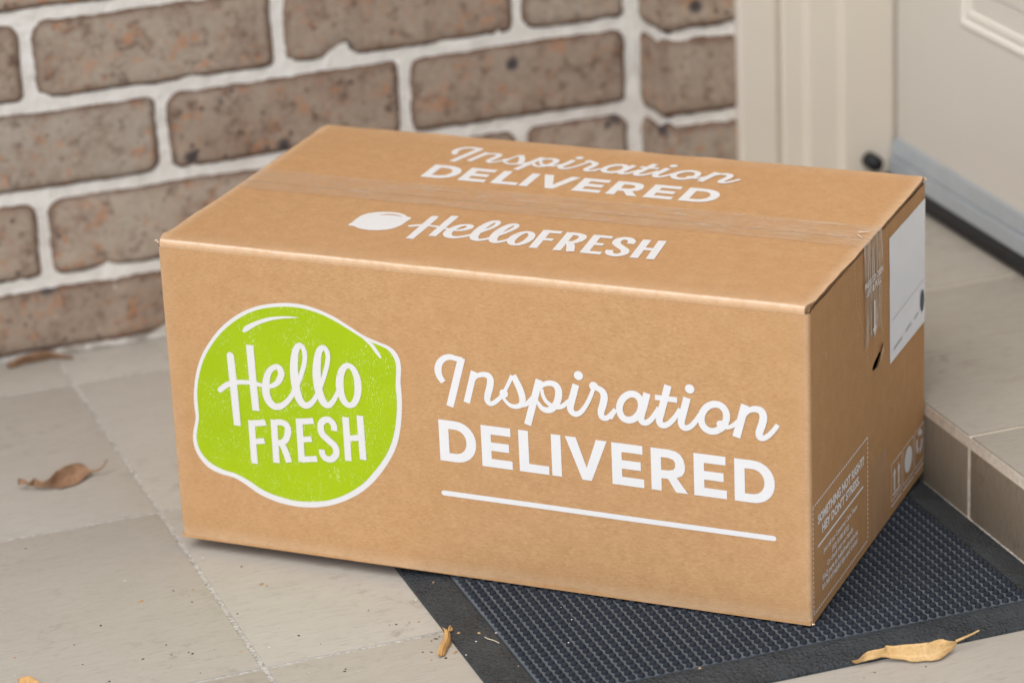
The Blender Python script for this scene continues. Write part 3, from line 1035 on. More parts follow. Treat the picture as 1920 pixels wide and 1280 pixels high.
# lip of torn paper beside the hole
lipV, lipF = [], []
tp = [on_right(*q) for q in [(1634, 696.5), (1642, 694), (1648, 683), (1652.5, 670), (1657.5, 657), (1656, 642)]]
tq = [on_right(*q) for q in [(1636, 692.5), (1641, 687), (1645.5, 676), (1648, 664), (1650, 654), (1651.5, 643)]]
for (a, b), (c, d) in zip(tp, tq):
    lipV += [(HL + 0.0003, a, b), (HL + 0.0022 + RND.uniform(-0.0006, 0.0006), c, d)]
for i in range(len(tp) - 1):
    lipF.append((2 * i, 2 * i + 2, 2 * i + 3, 2 * i + 1))
lme = mesh('torn_lip', lipV, lipF, False)
float_attr(lme, 'wear', [0.45, 1.0] * len(tp))
link('torn_lip', lme, M['kraft'], rp)

# ------------------------------------------------------------------ printing helpers
def spline(pts, n=7, closed=False):
    P = [tuple(p) for p in pts]
    m = len(P)
    out = []
    rng = m if closed else m - 1
    for i in range(rng):
        if closed: p0, p1, p2, p3 = P[(i - 1) % m], P[i], P[(i + 1) % m], P[(i + 2) % m]
        else: p0, p1, p2, p3 = P[max(0, i - 1)], P[i], P[i + 1], P[min(m - 1, i + 2)]
        for k in range(n):
            t = k / n
            out.append(tuple(0.5 * (2 * b + (c - a) * t + (2 * a - 5 * b + 4 * c - d) * t * t + (3 * b - a - 3 * c + d) * t ** 3) for a, b, c, d in zip(p0, p1, p2, p3)))
    if not closed: out.append(P[-1])
    return out
def ribbon(pts, cap0='flat', cap1='flat'):
    """pts: (a, b, width) dense -> 2-D verts with a layer parameter, faces"""
    V, F = [], []
    n = len(pts)
    L_ = []
    tan = []
    for i in range(n):
        a, b = pts[max(0, i - 1)], pts[min(n - 1, i + 1)]
        d = (b[0] - a[0], b[1] - a[1])
        l = math.hypot(*d) or 1e-9
        tan.append((d[0] / l, d[1] / l))
    for i, (x, y, w) in enumerate(pts):
        tx, ty = tan[i]
        V.append((x - ty * w / 2, y + tx * w / 2)); V.append((x + ty * w / 2, y - tx * w / 2))
        L_ += [i / n, i / n]
        if i: F.append((2 * i - 2, 2 * i - 1, 2 * i + 1, 2 * i))
    for which, cap in ((0, cap0), (n - 1, cap1)):
        if cap == 'round':
            x, y, w = pts[which]
            tx, ty = tan[which]
            sg = -1 if which == 0 else 1
            base = math.atan2(ty * sg, tx * sg)
            c = len(V); V.append((x, y)); L_.append(which / n)
            m = 8
            for k in range(m + 1):
                a = base - math.pi / 2 + math.pi * k / m
                V.append((x + w / 2 * math.cos(a), y + w / 2 * math.sin(a))); L_.append(which / n)
            for k in range(m): F.append((c, c + 1 + k, c + 2 + k))
    return V, L_, F
class Design:
    """flat shapes in face coordinates; layers keep overlapping strokes a hair apart"""
    def __init__(self): self.items = []
    def stroke(self, pts, caps=('flat', 'flat'), smooth=True, n=7):
        self.items.append(('s', list(pts), caps, smooth, n))
    def poly(self, outer, holes=()): self.items.append(('p', list(outer), [list(h) for h in holes]))
    def dot(self, c, r, n=22):
        self.poly([(c[0] + r * math.cos(math.tau * k / n), c[1] + r * math.sin(math.tau * k / n)) for k in range(n)])
    def xf(self, fn, s):
        d = Design()
        for it in self.items:
            if it[0] == 's': d.items.append(('s', [(*fn(p[0], p[1]), p[2] * s) for p in it[1]], *it[2:]))
            else: d.items.append(('p', [fn(*p[:2]) for p in it[1]], [[fn(*p[:2]) for p in h] for h in it[2]]))
        return d
    def build(self, name, place, mat, parent, off0=0.00022, dlay=0.000012):
        V, F = [], []
        for k, it in enumerate(self.items):
            base = len(V)
            o0 = off0 + dlay * k
            if it[0] == 's':
                pts = spline(it[1], it[4]) if it[3] else it[1]
                v, lay, f = ribbon(pts, *it[2])
                V += [place(a, b, o0 + dlay * 6 * l) for (a, b), l in zip(v, lay)]
            else:
                v, f = tri_fill(it[1], it[2])
                V += [place(a, b, o0) for a, b in v]
            for q in f:
                F.append(tuple(base + i for i in q))
        # orient outwards
        nrm = Vector(place(0, 0.1, 1)) - Vector(place(0, 0.1, 0))
        G_ = []
        for f in F:
            a, b, c = Vector(V[f[0]]), Vector(V[f[1]]), Vector(V[f[2]])
            G_.append(f if (b - a).cross(c - a).dot(nrm) >= 0 else f[::-1])
        return link(name, mesh(name, V, G_), mat, parent)

def mapper(face, ox, oy, sc):
    return lambda x, y: face(ox + x / sc, oy + y / sc)
MPP = 0.000436   # metres per picture pixel on the front panel

# ---- "Hello" of the emblem (strokes in a 2.909x enlargement of the panel)
fa = mapper(on_front, 340, 540, 2.909)
wa = MPP / 2.909
def S_(d, pts, f, w, caps=('flat', 'flat'), smooth=True):
    d.stroke([(*f(p[0], p[1]), p[2] * w) for p in pts], caps, smooth)
hello = Design()
S_(hello, [(270, 366, 43), (287, 520, 45), (309, 746, 42)], fa, wa, ('round', 'flat'))
S_(hello, [(376, 306, 44), (391, 470, 44), (411, 664, 43)], fa, wa, ('flat', 'flat'))
S_(hello, [(214, 551, 30), (255, 522, 30), (310, 509, 27), (380, 511, 24), (440, 524, 22), (490, 530, 24), (530, 508, 32), (549, 465, 38), (538, 432, 36), (512, 426, 30), (480, 455, 34), (465, 520, 44), (472, 590, 46), (505, 635, 42), (548, 637, 34), (596, 596, 28), (638, 520, 26), (672, 420, 27), (677, 350, 28), (655, 308, 30), (628, 335, 38), (619, 430, 48), (630, 540, 48), (655, 612, 44), (690, 634, 36), (728, 605, 28), (765, 530, 25), (798, 420, 27), (803, 355, 28), (781, 320, 30), (754, 345, 38), (743, 440, 48), (752, 540, 48), (778, 612, 44), (808, 632, 34), (838, 603, 27), (866, 545, 24)], fa, wa, ('round', 'flat'))
oo = []
for k in range(25):
    a = math.radians(150 + 360 * k / 24)
    oo.append((919 + 50 * math.cos(a) - 6 * math.sin(a), 525 - 108 * math.sin(a), 36 + 10 * abs(math.cos(a)) * (1 if math.cos(a) < 0 else 0.6) - 6 * abs(math.sin(a))))
S_(hello, oo, fa, wa)
fresh = Design()
W_ = 39
S_(fresh, [(385, 716, W_), (403, 952, W_)], fa, wa, ('flat', 'flat'), False)
S_(fresh, [(384, 734, 36), (464, 728, 35)], fa, wa, ('flat', 'flat'), False)
S_(fresh, [(392, 833, 32), (458, 828, 32)], fa, wa, ('flat', 'flat'), False)
S_(fresh, [(508, 712, W_), (523, 948, W_)], fa, wa, ('flat', 'flat'), False)
S_(fresh, [(508, 729, 34), (548, 727, 35), (580, 745, 37), (586, 785, 38), (570, 825, 36), (545, 838, 33), (517, 840, 32)], fa, wa)
S_(fresh, [(548, 838, 36), (570, 880, 38), (592, 945, 38)], fa, wa)
S_(fresh, [(646, 707, W_), (661, 943, W_)], fa, wa, ('flat', 'flat'), False)
S_(fresh, [(646, 722, 34), (726, 718, 34)], fa, wa, ('flat', 'flat'), False)
S_(fresh, [(654, 821, 32), (716, 817, 32)], fa, wa, ('flat', 'flat'), False)
S_(fresh, [(660, 929, 34), (745, 925, 34)], fa, wa, ('flat', 'flat'), False)
S_(fresh, [(838, 772, 36), (836, 740, 36), (812, 713, 36), (782, 715, 37), (765, 742, 38), (772, 786, 39), (806, 822, 39), (842, 856, 39), (850, 896, 38), (826, 926, 36), (794, 923, 36), (775, 900, 36), (771, 874, 36)], fa, wa)
S_(fresh, [(901, 697, W_), (916, 936, W_)], fa, wa, ('flat', 'flat'), False)
S_(fresh, [(979, 689, W_), (997, 930, W_)], fa, wa, ('flat', 'flat'), False)
S_(fresh, [(908, 814, 33), (988, 808, 33)], fa, wa, ('flat', 'flat'), False)
outer = [(560, 78), (650, 85), (740, 110), (830, 150), (920, 205), (1000, 255), (1080, 290), (1130, 310), (1170, 340), (1195, 385), (1203, 440), (1200, 500), (1207, 580), (1208, 660), (1200, 760), (1180, 850), (1140, 935), (1080, 1020), (1010, 1090), (920, 1145), (820, 1180), (720, 1192), (620, 1185), (520, 1160), (430, 1120), (350, 1065), (290, 1030), (220, 1010), (150, 975), (100, 920), (72, 860), (65, 800), (72, 750), (80, 700), (72, 640), (70, 560), (82, 460), (110, 370), (155, 290), (210, 220), (280, 160), (360, 115), (450, 88)]
inner = [(560, 98), (650, 105), (735, 128), (820, 165), (905, 215), (985, 265), (1040, 290), (1085, 308), (1125, 328), (1152, 357), (1171, 397), (1176, 445), (1173, 520), (1180, 600), (1180, 670), (1170, 760), (1150, 840), (1115, 915), (1060, 990), (995, 1060), (910, 1115), (815, 1150), (720, 1160), (625, 1155), (530, 1130), (445, 1095), (370, 1045), (300, 1008), (235, 988), (165, 952), (118, 905), (92, 855), (84, 800), (92, 745), (97, 700), (92, 640), (88, 560), (100, 465), (127, 378), (172, 300), (225, 235), (293, 177), (370, 133), (455, 107)]
em_w = Design(); em_w.poly([fa(*p) for p in spline(outer, 4, True)])
em_g = Design(); em_g.poly([fa(*p) for p in spline(inner, 4, True)])
hi = Design()
hi2 = Design()
hi.poly([fa(*p) for p in spline([(336, 228), (350, 205), (400, 180), (470, 158), (540, 150), (600, 151), (642, 157), (600, 160), (540, 164), (480, 176), (420, 197), (365, 230), (345, 238)], 4, True)])
hi2.poly([fa(*p) for p in spline([(975, 250), (1010, 262), (1042, 292), (1068, 325), (1088, 355), (1097, 376), (1085, 374), (1060, 345), (1035, 310), (1005, 282)], 4, True)])
emblem = em_w.build('emblem', P_front, M['offwhite'], box, 0.00012)
tag(emblem, 'lime green fruit shaped emblem with cream outline')
em_g.build('green_fill', P_front, M['green'], emblem, 0.00022)
hi.build('highlight_mark', P_front, M['offwhite'], emblem, 0.00032)
hi2.build('highlight_mark', P_front, M['offwhite'], emblem, 0.00032)
hello.build('script_lettering', P_front, M['offwhite'], emblem, 0.00034)
fresh.build('block_lettering', P_front, M['offwhite'], emblem, 0.00034)

# ---- slogan: script word
f2 = mapper(on_front, 800, 640, 4.924); w2 = MPP / 4.924
f3 = mapper(on_front, 1140, 700, 3.879); w3 = MPP / 3.879
script = Design()
S_(script, [(163, 364, 52), (128, 312, 62), (113, 250, 68), (128, 187, 62), (170, 145, 55), (222, 133, 52), (280, 148, 50), (335, 158, 44)], f2, w2)
S_(script, [(330, 142, 68), (224, 588, 68)], f2, w2, ('flat', 'flat'), False)
S_(script, [(445, 266, 60), (379, 553, 60)], f2, w2, ('flat', 'flat'), False)
S_(script, [(430, 372, 30), (455, 322, 38), (492, 300, 44), (540, 295, 50), (580, 310, 58), (597, 350, 64), (590, 415, 64), (573, 480, 62), (570, 532, 56), (596, 562, 46), (634, 552, 42), (674, 520, 40), (705, 488, 38)], f2, w2)
script.dot(f2(720, 470), 40 * w2)
S_(script, [(722, 462, 34), (765, 375, 34), (797, 305, 38)], f2, w2)
S_(script, [(806, 302, 56), (838, 365, 60), (872, 440, 64), (892, 515, 62), (882, 570, 52), (835, 590, 44), (780, 578, 38), (735, 535, 32), (708, 495, 28)], f2, w2)
S_(script, [(870, 578, 40), (920, 572, 40), (958, 540, 40), (985, 505, 36)], f2, w2)
S_(script, [(1046, 344, 66), (940, 758, 66)], f2, w2, ('flat', 'flat'), False)
S_(script, [(1045, 430, 30), (1075, 395, 42), (1120, 377, 48), (1172, 380, 54), (1212, 412, 62), (1226, 470, 66), (1212, 545, 64), (1172, 605, 60), (1120, 624, 56), (1070, 603, 46), (1040, 560, 34), (1020, 530, 26)], f2, w2)
S_(script, [(1072, 430, 28), (1078, 480, 34), (1105, 535, 36), (1150, 575, 40), (1205, 595, 44), (1255, 590, 42), (1295, 560, 40), (1320, 535, 36)], f2, w2)
S_(script, [(1384, 388, 62), (1358, 490, 64), (1334, 580, 66), (1342, 632, 58), (1380, 660, 52), (1425, 645, 46), (1470, 592, 40), (1512, 515, 38), (1545, 430, 36)], f2, w2)
script.dot(f2(1407, 306), 42 * w2)
script.dot(f2(1548, 404), 41 * w2)
S_(script, [(1545, 405, 44), (1590, 425, 54), (1630, 455, 62), (1646, 505, 66), (1634, 575, 66), (1616, 640, 62), (1628, 688, 54), (1668, 696, 48), (1712, 662, 42), (1750, 615, 38)], f2, w2)
S_(script, [(58, 258, 30), (20, 318, 34)], f3, w3, ('flat', 'flat'), False)
def ell(cx, cy, rx, ry, rot, w, a0=0, n=26):
    o = []
    cr, sr = math.cos(math.radians(rot)), math.sin(math.radians(rot))
    for k in range(n + 1):
        a = math.radians(a0) + math.tau * k / n
        x, y = rx * math.cos(a), ry * math.sin(a)
        o.append((cx + x * cr - y * sr, cy + x * sr + y * cr, w))
    return o
S_(script, ell(168, 236, 78, 96, 18, 49, 20), f3, w3)
S_(script, [(289, 137, 52), (266, 225, 52), (246, 300, 51), (252, 340, 46), (280, 350, 42), (315, 330, 38), (350, 285, 35), (375, 240, 32)], f3, w3)
S_(script, [(440, 80, 52), (415, 180, 52), (390, 275, 52), (378, 330, 50), (390, 362, 46), (422, 368, 42), (460, 346, 38), (500, 300, 35), (530, 250, 32)], f3, w3)
S_(script, [(346, 166, 38), (507, 186, 40)], f3, w3, ('flat', 'flat'), False)
S_(script, [(579, 170, 52), (555, 265, 52), (538, 335, 51), (545, 375, 46), (572, 389, 42), (608, 375, 38), (645, 335, 35), (675, 290, 32)], f3, w3)
script.dot(f3(598, 106), 33 * w3)
S_(script, ell(774, 315, 90, 100, 25, 49, 40), f3, w3)
script.dot(f3(822, 363), 28 * w3)
S_(script, [(815, 372, 26), (860, 386, 28), (905, 376, 30), (950, 340, 30)], f3, w3)
S_(script, [(1000, 222, 56), (937, 457, 56)], f3, w3, ('flat', 'flat'), False)
S_(script, [(982, 325, 26), (1005, 282, 34), (1040, 258, 40), (1082, 254, 46), (1118, 270, 52), (1133, 312, 54), (1122, 368, 54), (1103, 425, 52), (1108, 458, 44), (1135, 464, 40), (1172, 445, 36), (1208, 408, 34), (1238, 368, 32)], f3, w3)
# ---- slogan: block word
block = Design()
def quadmap(bl, br_, tl):
    """unit square -> face coordinates from bottom-left, bottom-right, top-left"""
    return lambda x, y: (bl[0] + (br_[0] - bl[0]) * x + (tl[0] - bl[0]) * y, bl[1] + (br_[1] - bl[1]) * x + (tl[1] - bl[1]) * y)
b0 = on_front(827.4, 860.0); b1 = on_front(1378.5, 936.2); t0 = on_front(822.7, 783.4); t1 = on_front(1377.2, 856.6)
CAPH = ((t0[1] - b0[1]) + (t1[1] - b1[1])) / 2
def zbase(x): return b0[1] + (b1[1] - b0[1]) * (x - b0[0]) / (b1[0] - b0[0])
def arc_pts(x0, x1, y0, y1, n=18):
    """right-hand bowl from (x0,y0) bottom to (x0,y1) top bulging to x1"""
    r = (y1 - y0) / 2
    o = []
    for k in range(n + 1):
        a = -math.pi / 2 + math.pi * k / n
        e = 0.92
        o.append((x0 + (x1 - x0) * (max(0, math.cos(a)) ** e), (y0 + y1) / 2 + r * math.copysign(abs(math.sin(a)) ** 0.96, math.sin(a))))
    return o
def glyph(ch, u0, u1):
    w = (u1 - u0) / CAPH
    sv, sh = 0.235, 0.205
    L_ = []
    H_ = []
    if ch == 'D':
        L_ = [(0, 0)] + arc_pts(w - 0.52, w, 0, 1) + [(0, 1)]
        H_ = [[(sv, sh)] + arc_pts(w - 0.52, w - sv, sh, 1 - sh) + [(sv, 1 - sh)]]
    elif ch == 'E':
        L_ = [(0, 0), (w, 0), (w, sh), (sv, sh), (sv, 0.40), (w - 0.07, 0.40), (w - 0.07, 0.40 + sh), (sv, 0.40 + sh), (sv, 1 - sh), (w - 0.02, 1 - sh), (w - 0.02, 1), (0, 1)]
    elif ch == 'L':
        L_ = [(0, 0), (w, 0), (w, sh), (sv, sh), (sv, 1), (0, 1)]
    elif ch == 'I':
        L_ = [(0, 0), (w, 0), (w, 1), (0, 1)]
    elif ch == 'V':
        L_ = [(w / 2 - 0.11, 0), (w / 2 + 0.11, 0), (w, 1), (w - 0.255, 1), (w / 2, 0.30), (0.255, 1), (0, 1)]
    elif ch == 'R':
        bw = w - 0.06
        L_ = [(0, 0), (sv, 0), (sv, 0.30), (w * 0.46, 0.30), (w - 0.275, 0), (w, 0), (w * 0.70, 0.345)] + [(bw - 0.06, 0.42), (bw - 0.005, 0.53), (bw, 0.66), (bw - 0.03, 0.80), (bw - 0.10, 0.91), (bw - 0.21, 0.975), (bw - 0.36, 1)] + [(0, 1)]
        H_ = [[(sv, 0.50), (bw - 0.38, 0.50), (bw - 0.27, 0.53), (bw - 0.225, 0.60), (bw - 0.225, 0.70), (bw - 0.27, 0.77), (bw - 0.38, 0.80), (sv, 0.80)]]
    fn = lambda x, y: (u0 + x * CAPH, zbase(u0 + x * CAPH) + y * CAPH)
    block.poly([fn(*p) for p in L_], [[fn(*p) for p in h] for h in H_])
def ux(px, py): return on_front(px, py)[0]
glyph('D', ux(825.5, 820), ux(894.4, 831))
glyph('E', ux(904.5, 832), ux(963.0, 877))
glyph('L', ux(974.5, 842), ux(1031.5, 885))
glyph('I', ux(1035.5, 850), ux(1053.5, 852))
glyph('V', ux(1060.3, 816), ux(1138.8, 826))
glyph('E', ux(1148.6, 865), ux(1209.5, 911))
glyph('R', ux(1222.0, 875), ux(1291.3, 923))
glyph('E', ux(1302.0, 885), ux(1364.0, 931))
glyph('D', ux(1377.8, 895), ux(1453.2, 901))
slog = script.build('script_lettering', P_front, M['white'], box)
block.build('block_lettering', P_front, M['white'], box)
ul = Design()
a, b = on_front(834, 921.5), on_front(1451, 1008)
ul.stroke([(a[0] + (b[0] - a[0]) * k / 40, a[1] + (b[1] - a[1]) * k / 40, 0.0043) for k in range(41)], ('round', 'round'), False)
ul.build('underline', P_front, M['white'], box)

# ---- the same slogan on the top flap
A0, A1 = on_top(787.5, 329.8), on_top(1269.8, 374.4)
src0, src1 = (ux(825.5, 820), zbase(ux(825.5, 820))), (ux(1377.8, 895), zbase(ux(1377.8, 895)))
sc_ = (A1[0] - A0[0]) / (src1[0] - src0[0])
T0 = on_top(811.6, 307.8)
vy = (T0[1] - A0[1]) / CAPH
shx = (T0[0] - A0[0]) / CAPH * 0.0
def top_xf(x, y):
    dx, dy = x - src0[0], y - zbase(x)
    return (A0[0] + dx * sc_ + dy * shx, A0[1] + (A1[1] - A0[1]) * dx / (src1[0] - src0[0]) + dy * sc_ * 0.98)
script.xf(top_xf, sc_).build('script_lettering', P_top, M['white'], box)
block.xf(top_xf, sc_).build('block_lettering', P_top, M['white'], box)

# ---- the horizontal mark on the near top flap
ft = mapper(on_top, 640, 360, 3.0)
def affine(src, dst):
    """2-D affine from three point pairs"""
    A = Matrix(((src[0][0], src[0][1], 1), (src[1][0], src[1][1], 1), (src[2][0], src[2][1], 1))).inverted()
    X = A @ Vector((dst[0][0], dst[1][0], dst[2][0]))
    Y = A @ Vector((dst[0][1], dst[1][1], dst[2][1]))
    det = abs(X[0] * Y[1] - X[1] * Y[0])
    return (lambda x, y: (X[0] * x + X[1] * y + X[2], Y[0] * x + Y[1] * y + Y[2])), math.sqrt(det)
fn, s_ = affine([fa(270, 366), fa(309, 746), fa(919, 650)], [ft(523, 138), ft(382, 262), ft(960, 299)])
hello.xf(fn, s_ * 1.18).build('script_lettering', P_top, M['white'], box, 0.00024)
fn, s_ = affine([fa(383, 955), fa(364, 716), fa(1016, 932)], [ft(1053, 312), ft(1138, 208), ft(1755, 381)])
fresh.xf(fn, s_ * 1.08).build('block_lettering', P_top, M['white'], box, 0.00024)
lem = Design()
lem.poly([ft(*p) for p in spline([(40, 181), (60, 168), (85, 148), (120, 126), (170, 113), (240, 108), (305, 111), (350, 122), (372, 136), (390, 140), (388, 149), (370, 160), (340, 182), (290, 203), (220, 213), (150, 212), (100, 203), (70, 190), (48, 187)], 4, True)])
fm = lem.build('fruit_mark', P_top, M['white'], box, 0.00024)
gap = Design()
gap.stroke([(*ft(216, 126), 0.0008), (*ft(262, 124), 0.0022), (*ft(305, 127), 0.0020), (*ft(342, 136), 0.0005)])
go_ = gap.build('unprinted_gap', P_top, M['kraft'], fm, 0.00030)
float_attr(go_.data, 'wear', [0.0] * len(go_.data.vertices))

# ---- right end: small print
def text_design(body, a, b, hgt, bold=0.0):
    """text whose baseline runs from a to b (face coordinates)"""
    cu = bpy.data.curves.new('t', 'FONT')
    cu.body = body
    cu.size = 1.0
    cu.offset = bold
    cu.resolution_u = 2
    ob = bpy.data.objects.new('t', cu)
    COL.objects.link(ob)
    dg = bpy.context.evaluated_depsgraph_get()
    me = bpy.data.meshes.new_from_object(ob.evaluated_get(dg))
    bpy.data.objects.remove(ob)
    vs_ = [v.co.copy() for v in me.vertices]
    fs = [tuple(p.vertices) for p in me.polygons]
    bpy.data.meshes.remove(me)
    x0 = min(v.x for v in vs_); x1 = max(v.x for v in vs_)
    dx, dy = b[0] - a[0], b[1] - a[1]
    o = []
    for v in vs_:
        t = (v.x - x0) / (x1 - x0)
        o.append((a[0] + dx * t, a[1] + dy * t + v.y * hgt / 0.70))
    return o, fs
def text_obj(name, lines, place, mat, parent, off=0.0003):
    V, F = [], []
    for (body, a, b, hgt, bold) in lines:
        o, fs = text_design(body, a, b, hgt, bold)
        k = len(V)
        V += [place(x, y, off) for x, y in o]
        F += [tuple(k + i for i in f) for f in fs]
    return link(name, mesh(name, V, F), mat, parent)
R_ = on_right
def lvl(pa, pb):
    a, b = R_(*pa), R_(*pb)
    z = (a[1] + b[1]) / 2
    return (a[0], z), (b[0], z)
text_obj('notice_heading', [('SOMETHING NOT RIGHT?', *lvl((1533, 977), (1619.5, 874.5)), 0.0072, 0.045), ("HEY DON'T STRESS.", *lvl((1541, 992.5), (1611, 909.5)), 0.0072, 0.045)], P_right, M['small_white'], box)
text_obj('notice_text', [('Just call our Customer Care Team:', *lvl((1543.6, 1031.5), (1606.9, 955)), 0.0042, 0.025), ('(02) 8188 8722', *lvl((1560, 1029), (1591, 992)), 0.0042, 0.03),
                         ('Or check out our handy', *lvl((1550.5, 1056), (1599, 997.5)), 0.0044, 0.025), ('FAQ page at hellofresh.com.au', *lvl((1542, 1083), (1607.5, 1004)), 0.0047, 0.03),
                         ("It's full of helpful tips and tricks!", *lvl((1541.5, 1099.5), (1607, 1020.5)), 0.0047, 0.03)], P_right, M['small_white'], box)
bd = Design()
qa, qb, qc, qd = R_(1523.7, 945.4), R_(1628.2, 821.4), R_(1624.6, 1018), R_(1523.7, 1150)
ya, yb = qa[0], (qb[0] + qc[0]) / 2
za, zb_ = (qa[1] + qb[1]) / 2, (qc[1] + qd[1]) / 2
def dashes(p, q, n, w, duty=0.5):
    for k in range(n):
        t0_, t1_ = k / n, (k + duty) / n
        bd.stroke([(p[0] + (q[0] - p[0]) * t0_, p[1] + (q[1] - p[1]) * t0_, w), (p[0] + (q[0] - p[0]) * t1_, p[1] + (q[1] - p[1]) * t1_, w)], ('flat', 'flat'), False)
dashes((ya, za), (yb, za), 32, 0.0018, 0.55)
dashes((ya, zb_), (yb, zb_), 32, 0.0018, 0.55)
dashes((ya, za), (ya, zb_), 22, 0.0018, 0.6)
dashes((yb, za), (yb, zb_), 22, 0.0018, 0.6)
a, b = lvl((1533, 1021), (1618, 914))
bd.stroke([(*a, 0.0021), (*b, 0.0021)], ('flat', 'flat'), False)
bd.build('notice_border', P_right, M['small_white'], box, 0.00025, 0.0)
# handling marks
hm = Design()
def rect_frame(y0, y1, z0, z1, w):
    hm.poly([(y0, z0), (y1, z0), (y1, z1), (y0, z1)], [[(y0 + w, z0 + w), (y1 - w, z0 + w), (y1 - w, z1 - w), (y0 + w, z1 - w)]])
g0, g1 = R_(1670.5, 941), R_(1690.8, 847.5)
gz0, gz1 = R_(1670.5, 941)[1], R_(1670.5, 871)[1]
gw = (R_(1690.5, 920)[0] - g0[0])
gp = R_(1692.8, 900)[0] - g0[0]
for k in range(3):
    y0 = g0[0] + gp * k
    y1 = min(y0 + gw, HW - 0.004)
    if y1 - y0 < 0.006: continue
    rect_frame(y0, y1, gz0, gz1, 0.0009)
    cw = y1 - y0
    ym, zm, hh = (y0 + y1) / 2, (gz0 + gz1) / 2, gz1 - gz0
    if k == 0:
        for s in (-1, 1):
            c = ym + s * cw * 0.2
            hm.poly([(c - cw * .06, gz0 + hh * .2), (c + cw * .06, gz0 + hh * .2), (c + cw * .06, gz0 + hh * .62), (c + cw * .14, gz0 + hh * .62), (c, gz0 + hh * .82), (c - cw * .14, gz0 + hh * .62), (c - cw * .06, gz0 + hh * .62)])
        hm.poly([(y0 + cw * .15, gz0 + hh * .1), (y1 - cw * .15, gz0 + hh * .1), (y1 - cw * .15, gz0 + hh * .16), (y0 + cw * .15, gz0 + hh * .16)])
    elif k == 1:
        hm.poly([(ym + cw * 0.36 * math.cos(q * math.tau / 20), zm + hh * 0.03 + hh * 0.34 * math.sin(q * math.tau / 20)) for q in range(20)])
    else:
        for q in range(3):
            a = q * math.tau / 3 + 0.5
            hm.stroke([(ym + cw * .27 * math.cos(a + t), zm + hh * .10 + hh * .26 * math.sin(a + t), cw * .17) for t in (0, .4, .8, 1.2, 1.6)], ('flat', 'flat'))
    hm.stroke([(y0 + cw * .0, gz0 - 0.0042, 0.0014), (y1, gz0 - 0.0042, 0.0014)], ('flat', 'flat'), False)
hm.build('handling_marks', P_right, M['small_white'], box, 0.00025, 0.0)
# tear strip wording, arrow and perforations
text_obj('opening_text', [('PRESS TO OPEN', *lvl((1616.5, 546), (1650.5, 505.5)), 0.0052, 0.02), ('LIFT & PULL', *lvl((1620.0, 557), (1646.5, 526.5)), 0.0052, 0.02)], P_right, M['small_white'], box, 0.0024)
ar = Design()
a0, a1 = R_(1634.5, 562), R_(1636.2, 610)
tipp = R_(1636.4, 625)
ar.poly([(a0[0] - 0.0018, a0[1]), (a0[0] - 0.0018, a1[1]), (a0[0] - 0.0048, a1[1]), (a0[0], tipp[1]), (a0[0] + 0.0048, a1[1]), (a0[0] + 0.0018, a1[1]), (a0[0] + 0.0018, a0[1])][::-1])
ar.build('opening_arrow', P_right, M['small_white'], box, 0.0024)
pf = Design()
bd = pf
def dash_path(pts, step, w, duty):
    for (p, q) in zip(pts[:-1], pts[1:]):
        p, q = R_(*p), R_(*q)
        l = math.hypot(q[0] - p[0], q[1] - p[1])
        dashes(p, q, max(1, int(l / step)), w, duty)
dash_path([(1600.5, 470), (1603, 520), (1606, 575), (1609, 590), (1617, 616), (1625, 648), (1628, 684)], 0.0042, 0.0006, 0.6)
dash_path([(1662, 417), (1663, 480), (1662, 548), (1658, 580), (1654, 600), (1653, 637)], 0.0042, 0.0006, 0.6)
dash_path([(1548, 658), (1549.5, 672)], 0.003, 0.0008, 0.8)
pme = pf.build('perforation', P_right, M['kraft'], rp, 0.0002, 0.0)
float_attr(pme.data, 'wear', [0.75] * len(pme.data.vertices))

# ---- white shipping label
lb = [R_(1666.5, 449), R_(1734.3, 368), R_(1736.8, 594), R_(1673.5, 677)]
ly0, ly1 = lb[0][0], min(HW - 0.0045, max(lb[1][0], lb[2][0]))
lz1, lz0 = (lb[0][1] + lb[1][1]) / 2, (lb[2][1] + lb[3][1]) / 2
lp, nL = [], 12
V, F = [], []
for j in range(13):
    for i in range(nL + 1):
        y, z = ly0 + (ly1 - ly0) * i / nL + (0.002 * (1 - j / 12) * (1 - i / nL)), lz0 + (lz1 - lz0) * j / 12
        V.append((HL + 0.0004 + 0.0005 * max(0, N3(y, z, 2, 45)), y, z))
for j in range(12):
    for i in range(nL):
        a = j * (nL + 1) + i
        F.append((a, a + 1, a + nL + 2, a + nL + 1))
lab = link('shipping_label', mesh('shipping_label', V, F, True), M['label'], box)
tag(lab, 'blank looking white paper label')
lw, lh = ly1 - ly0, lz1 - lz0
LP = lambda y, z: (ly0 + lw * y, lz0 + lh * z)
ld = Design()
ld.stroke([(*LP(0.06, 0.335), 0.0006), (*LP(0.98, 0.36), 0.0006)], ('flat', 'flat'), False)
for (y0, y1, z) in ((0.10, 0.34, 0.09), (0.44, 0.60, 0.115), (0.68, 0.80, 0.13)):
    ld.stroke([(*LP(y0, z), 0.0017), (*LP(y1, z + 0.012), 0.0017)], ('flat', 'flat'), False)
ld.build('label_print', P_right, M['label_print'], lab, 0.00115, 0.0)
sd = Design()
sd.poly([(LP(0.91, 0.20)[0] + 0.0052 * math.cos(q * math.tau / 18), LP(0.91, 0.20)[1] + 0.0095 * math.sin(q * math.tau / 18)) for q in range(18)])
sd.build('label_stamp', P_right, M['dark_print'], lab, 0.0012)

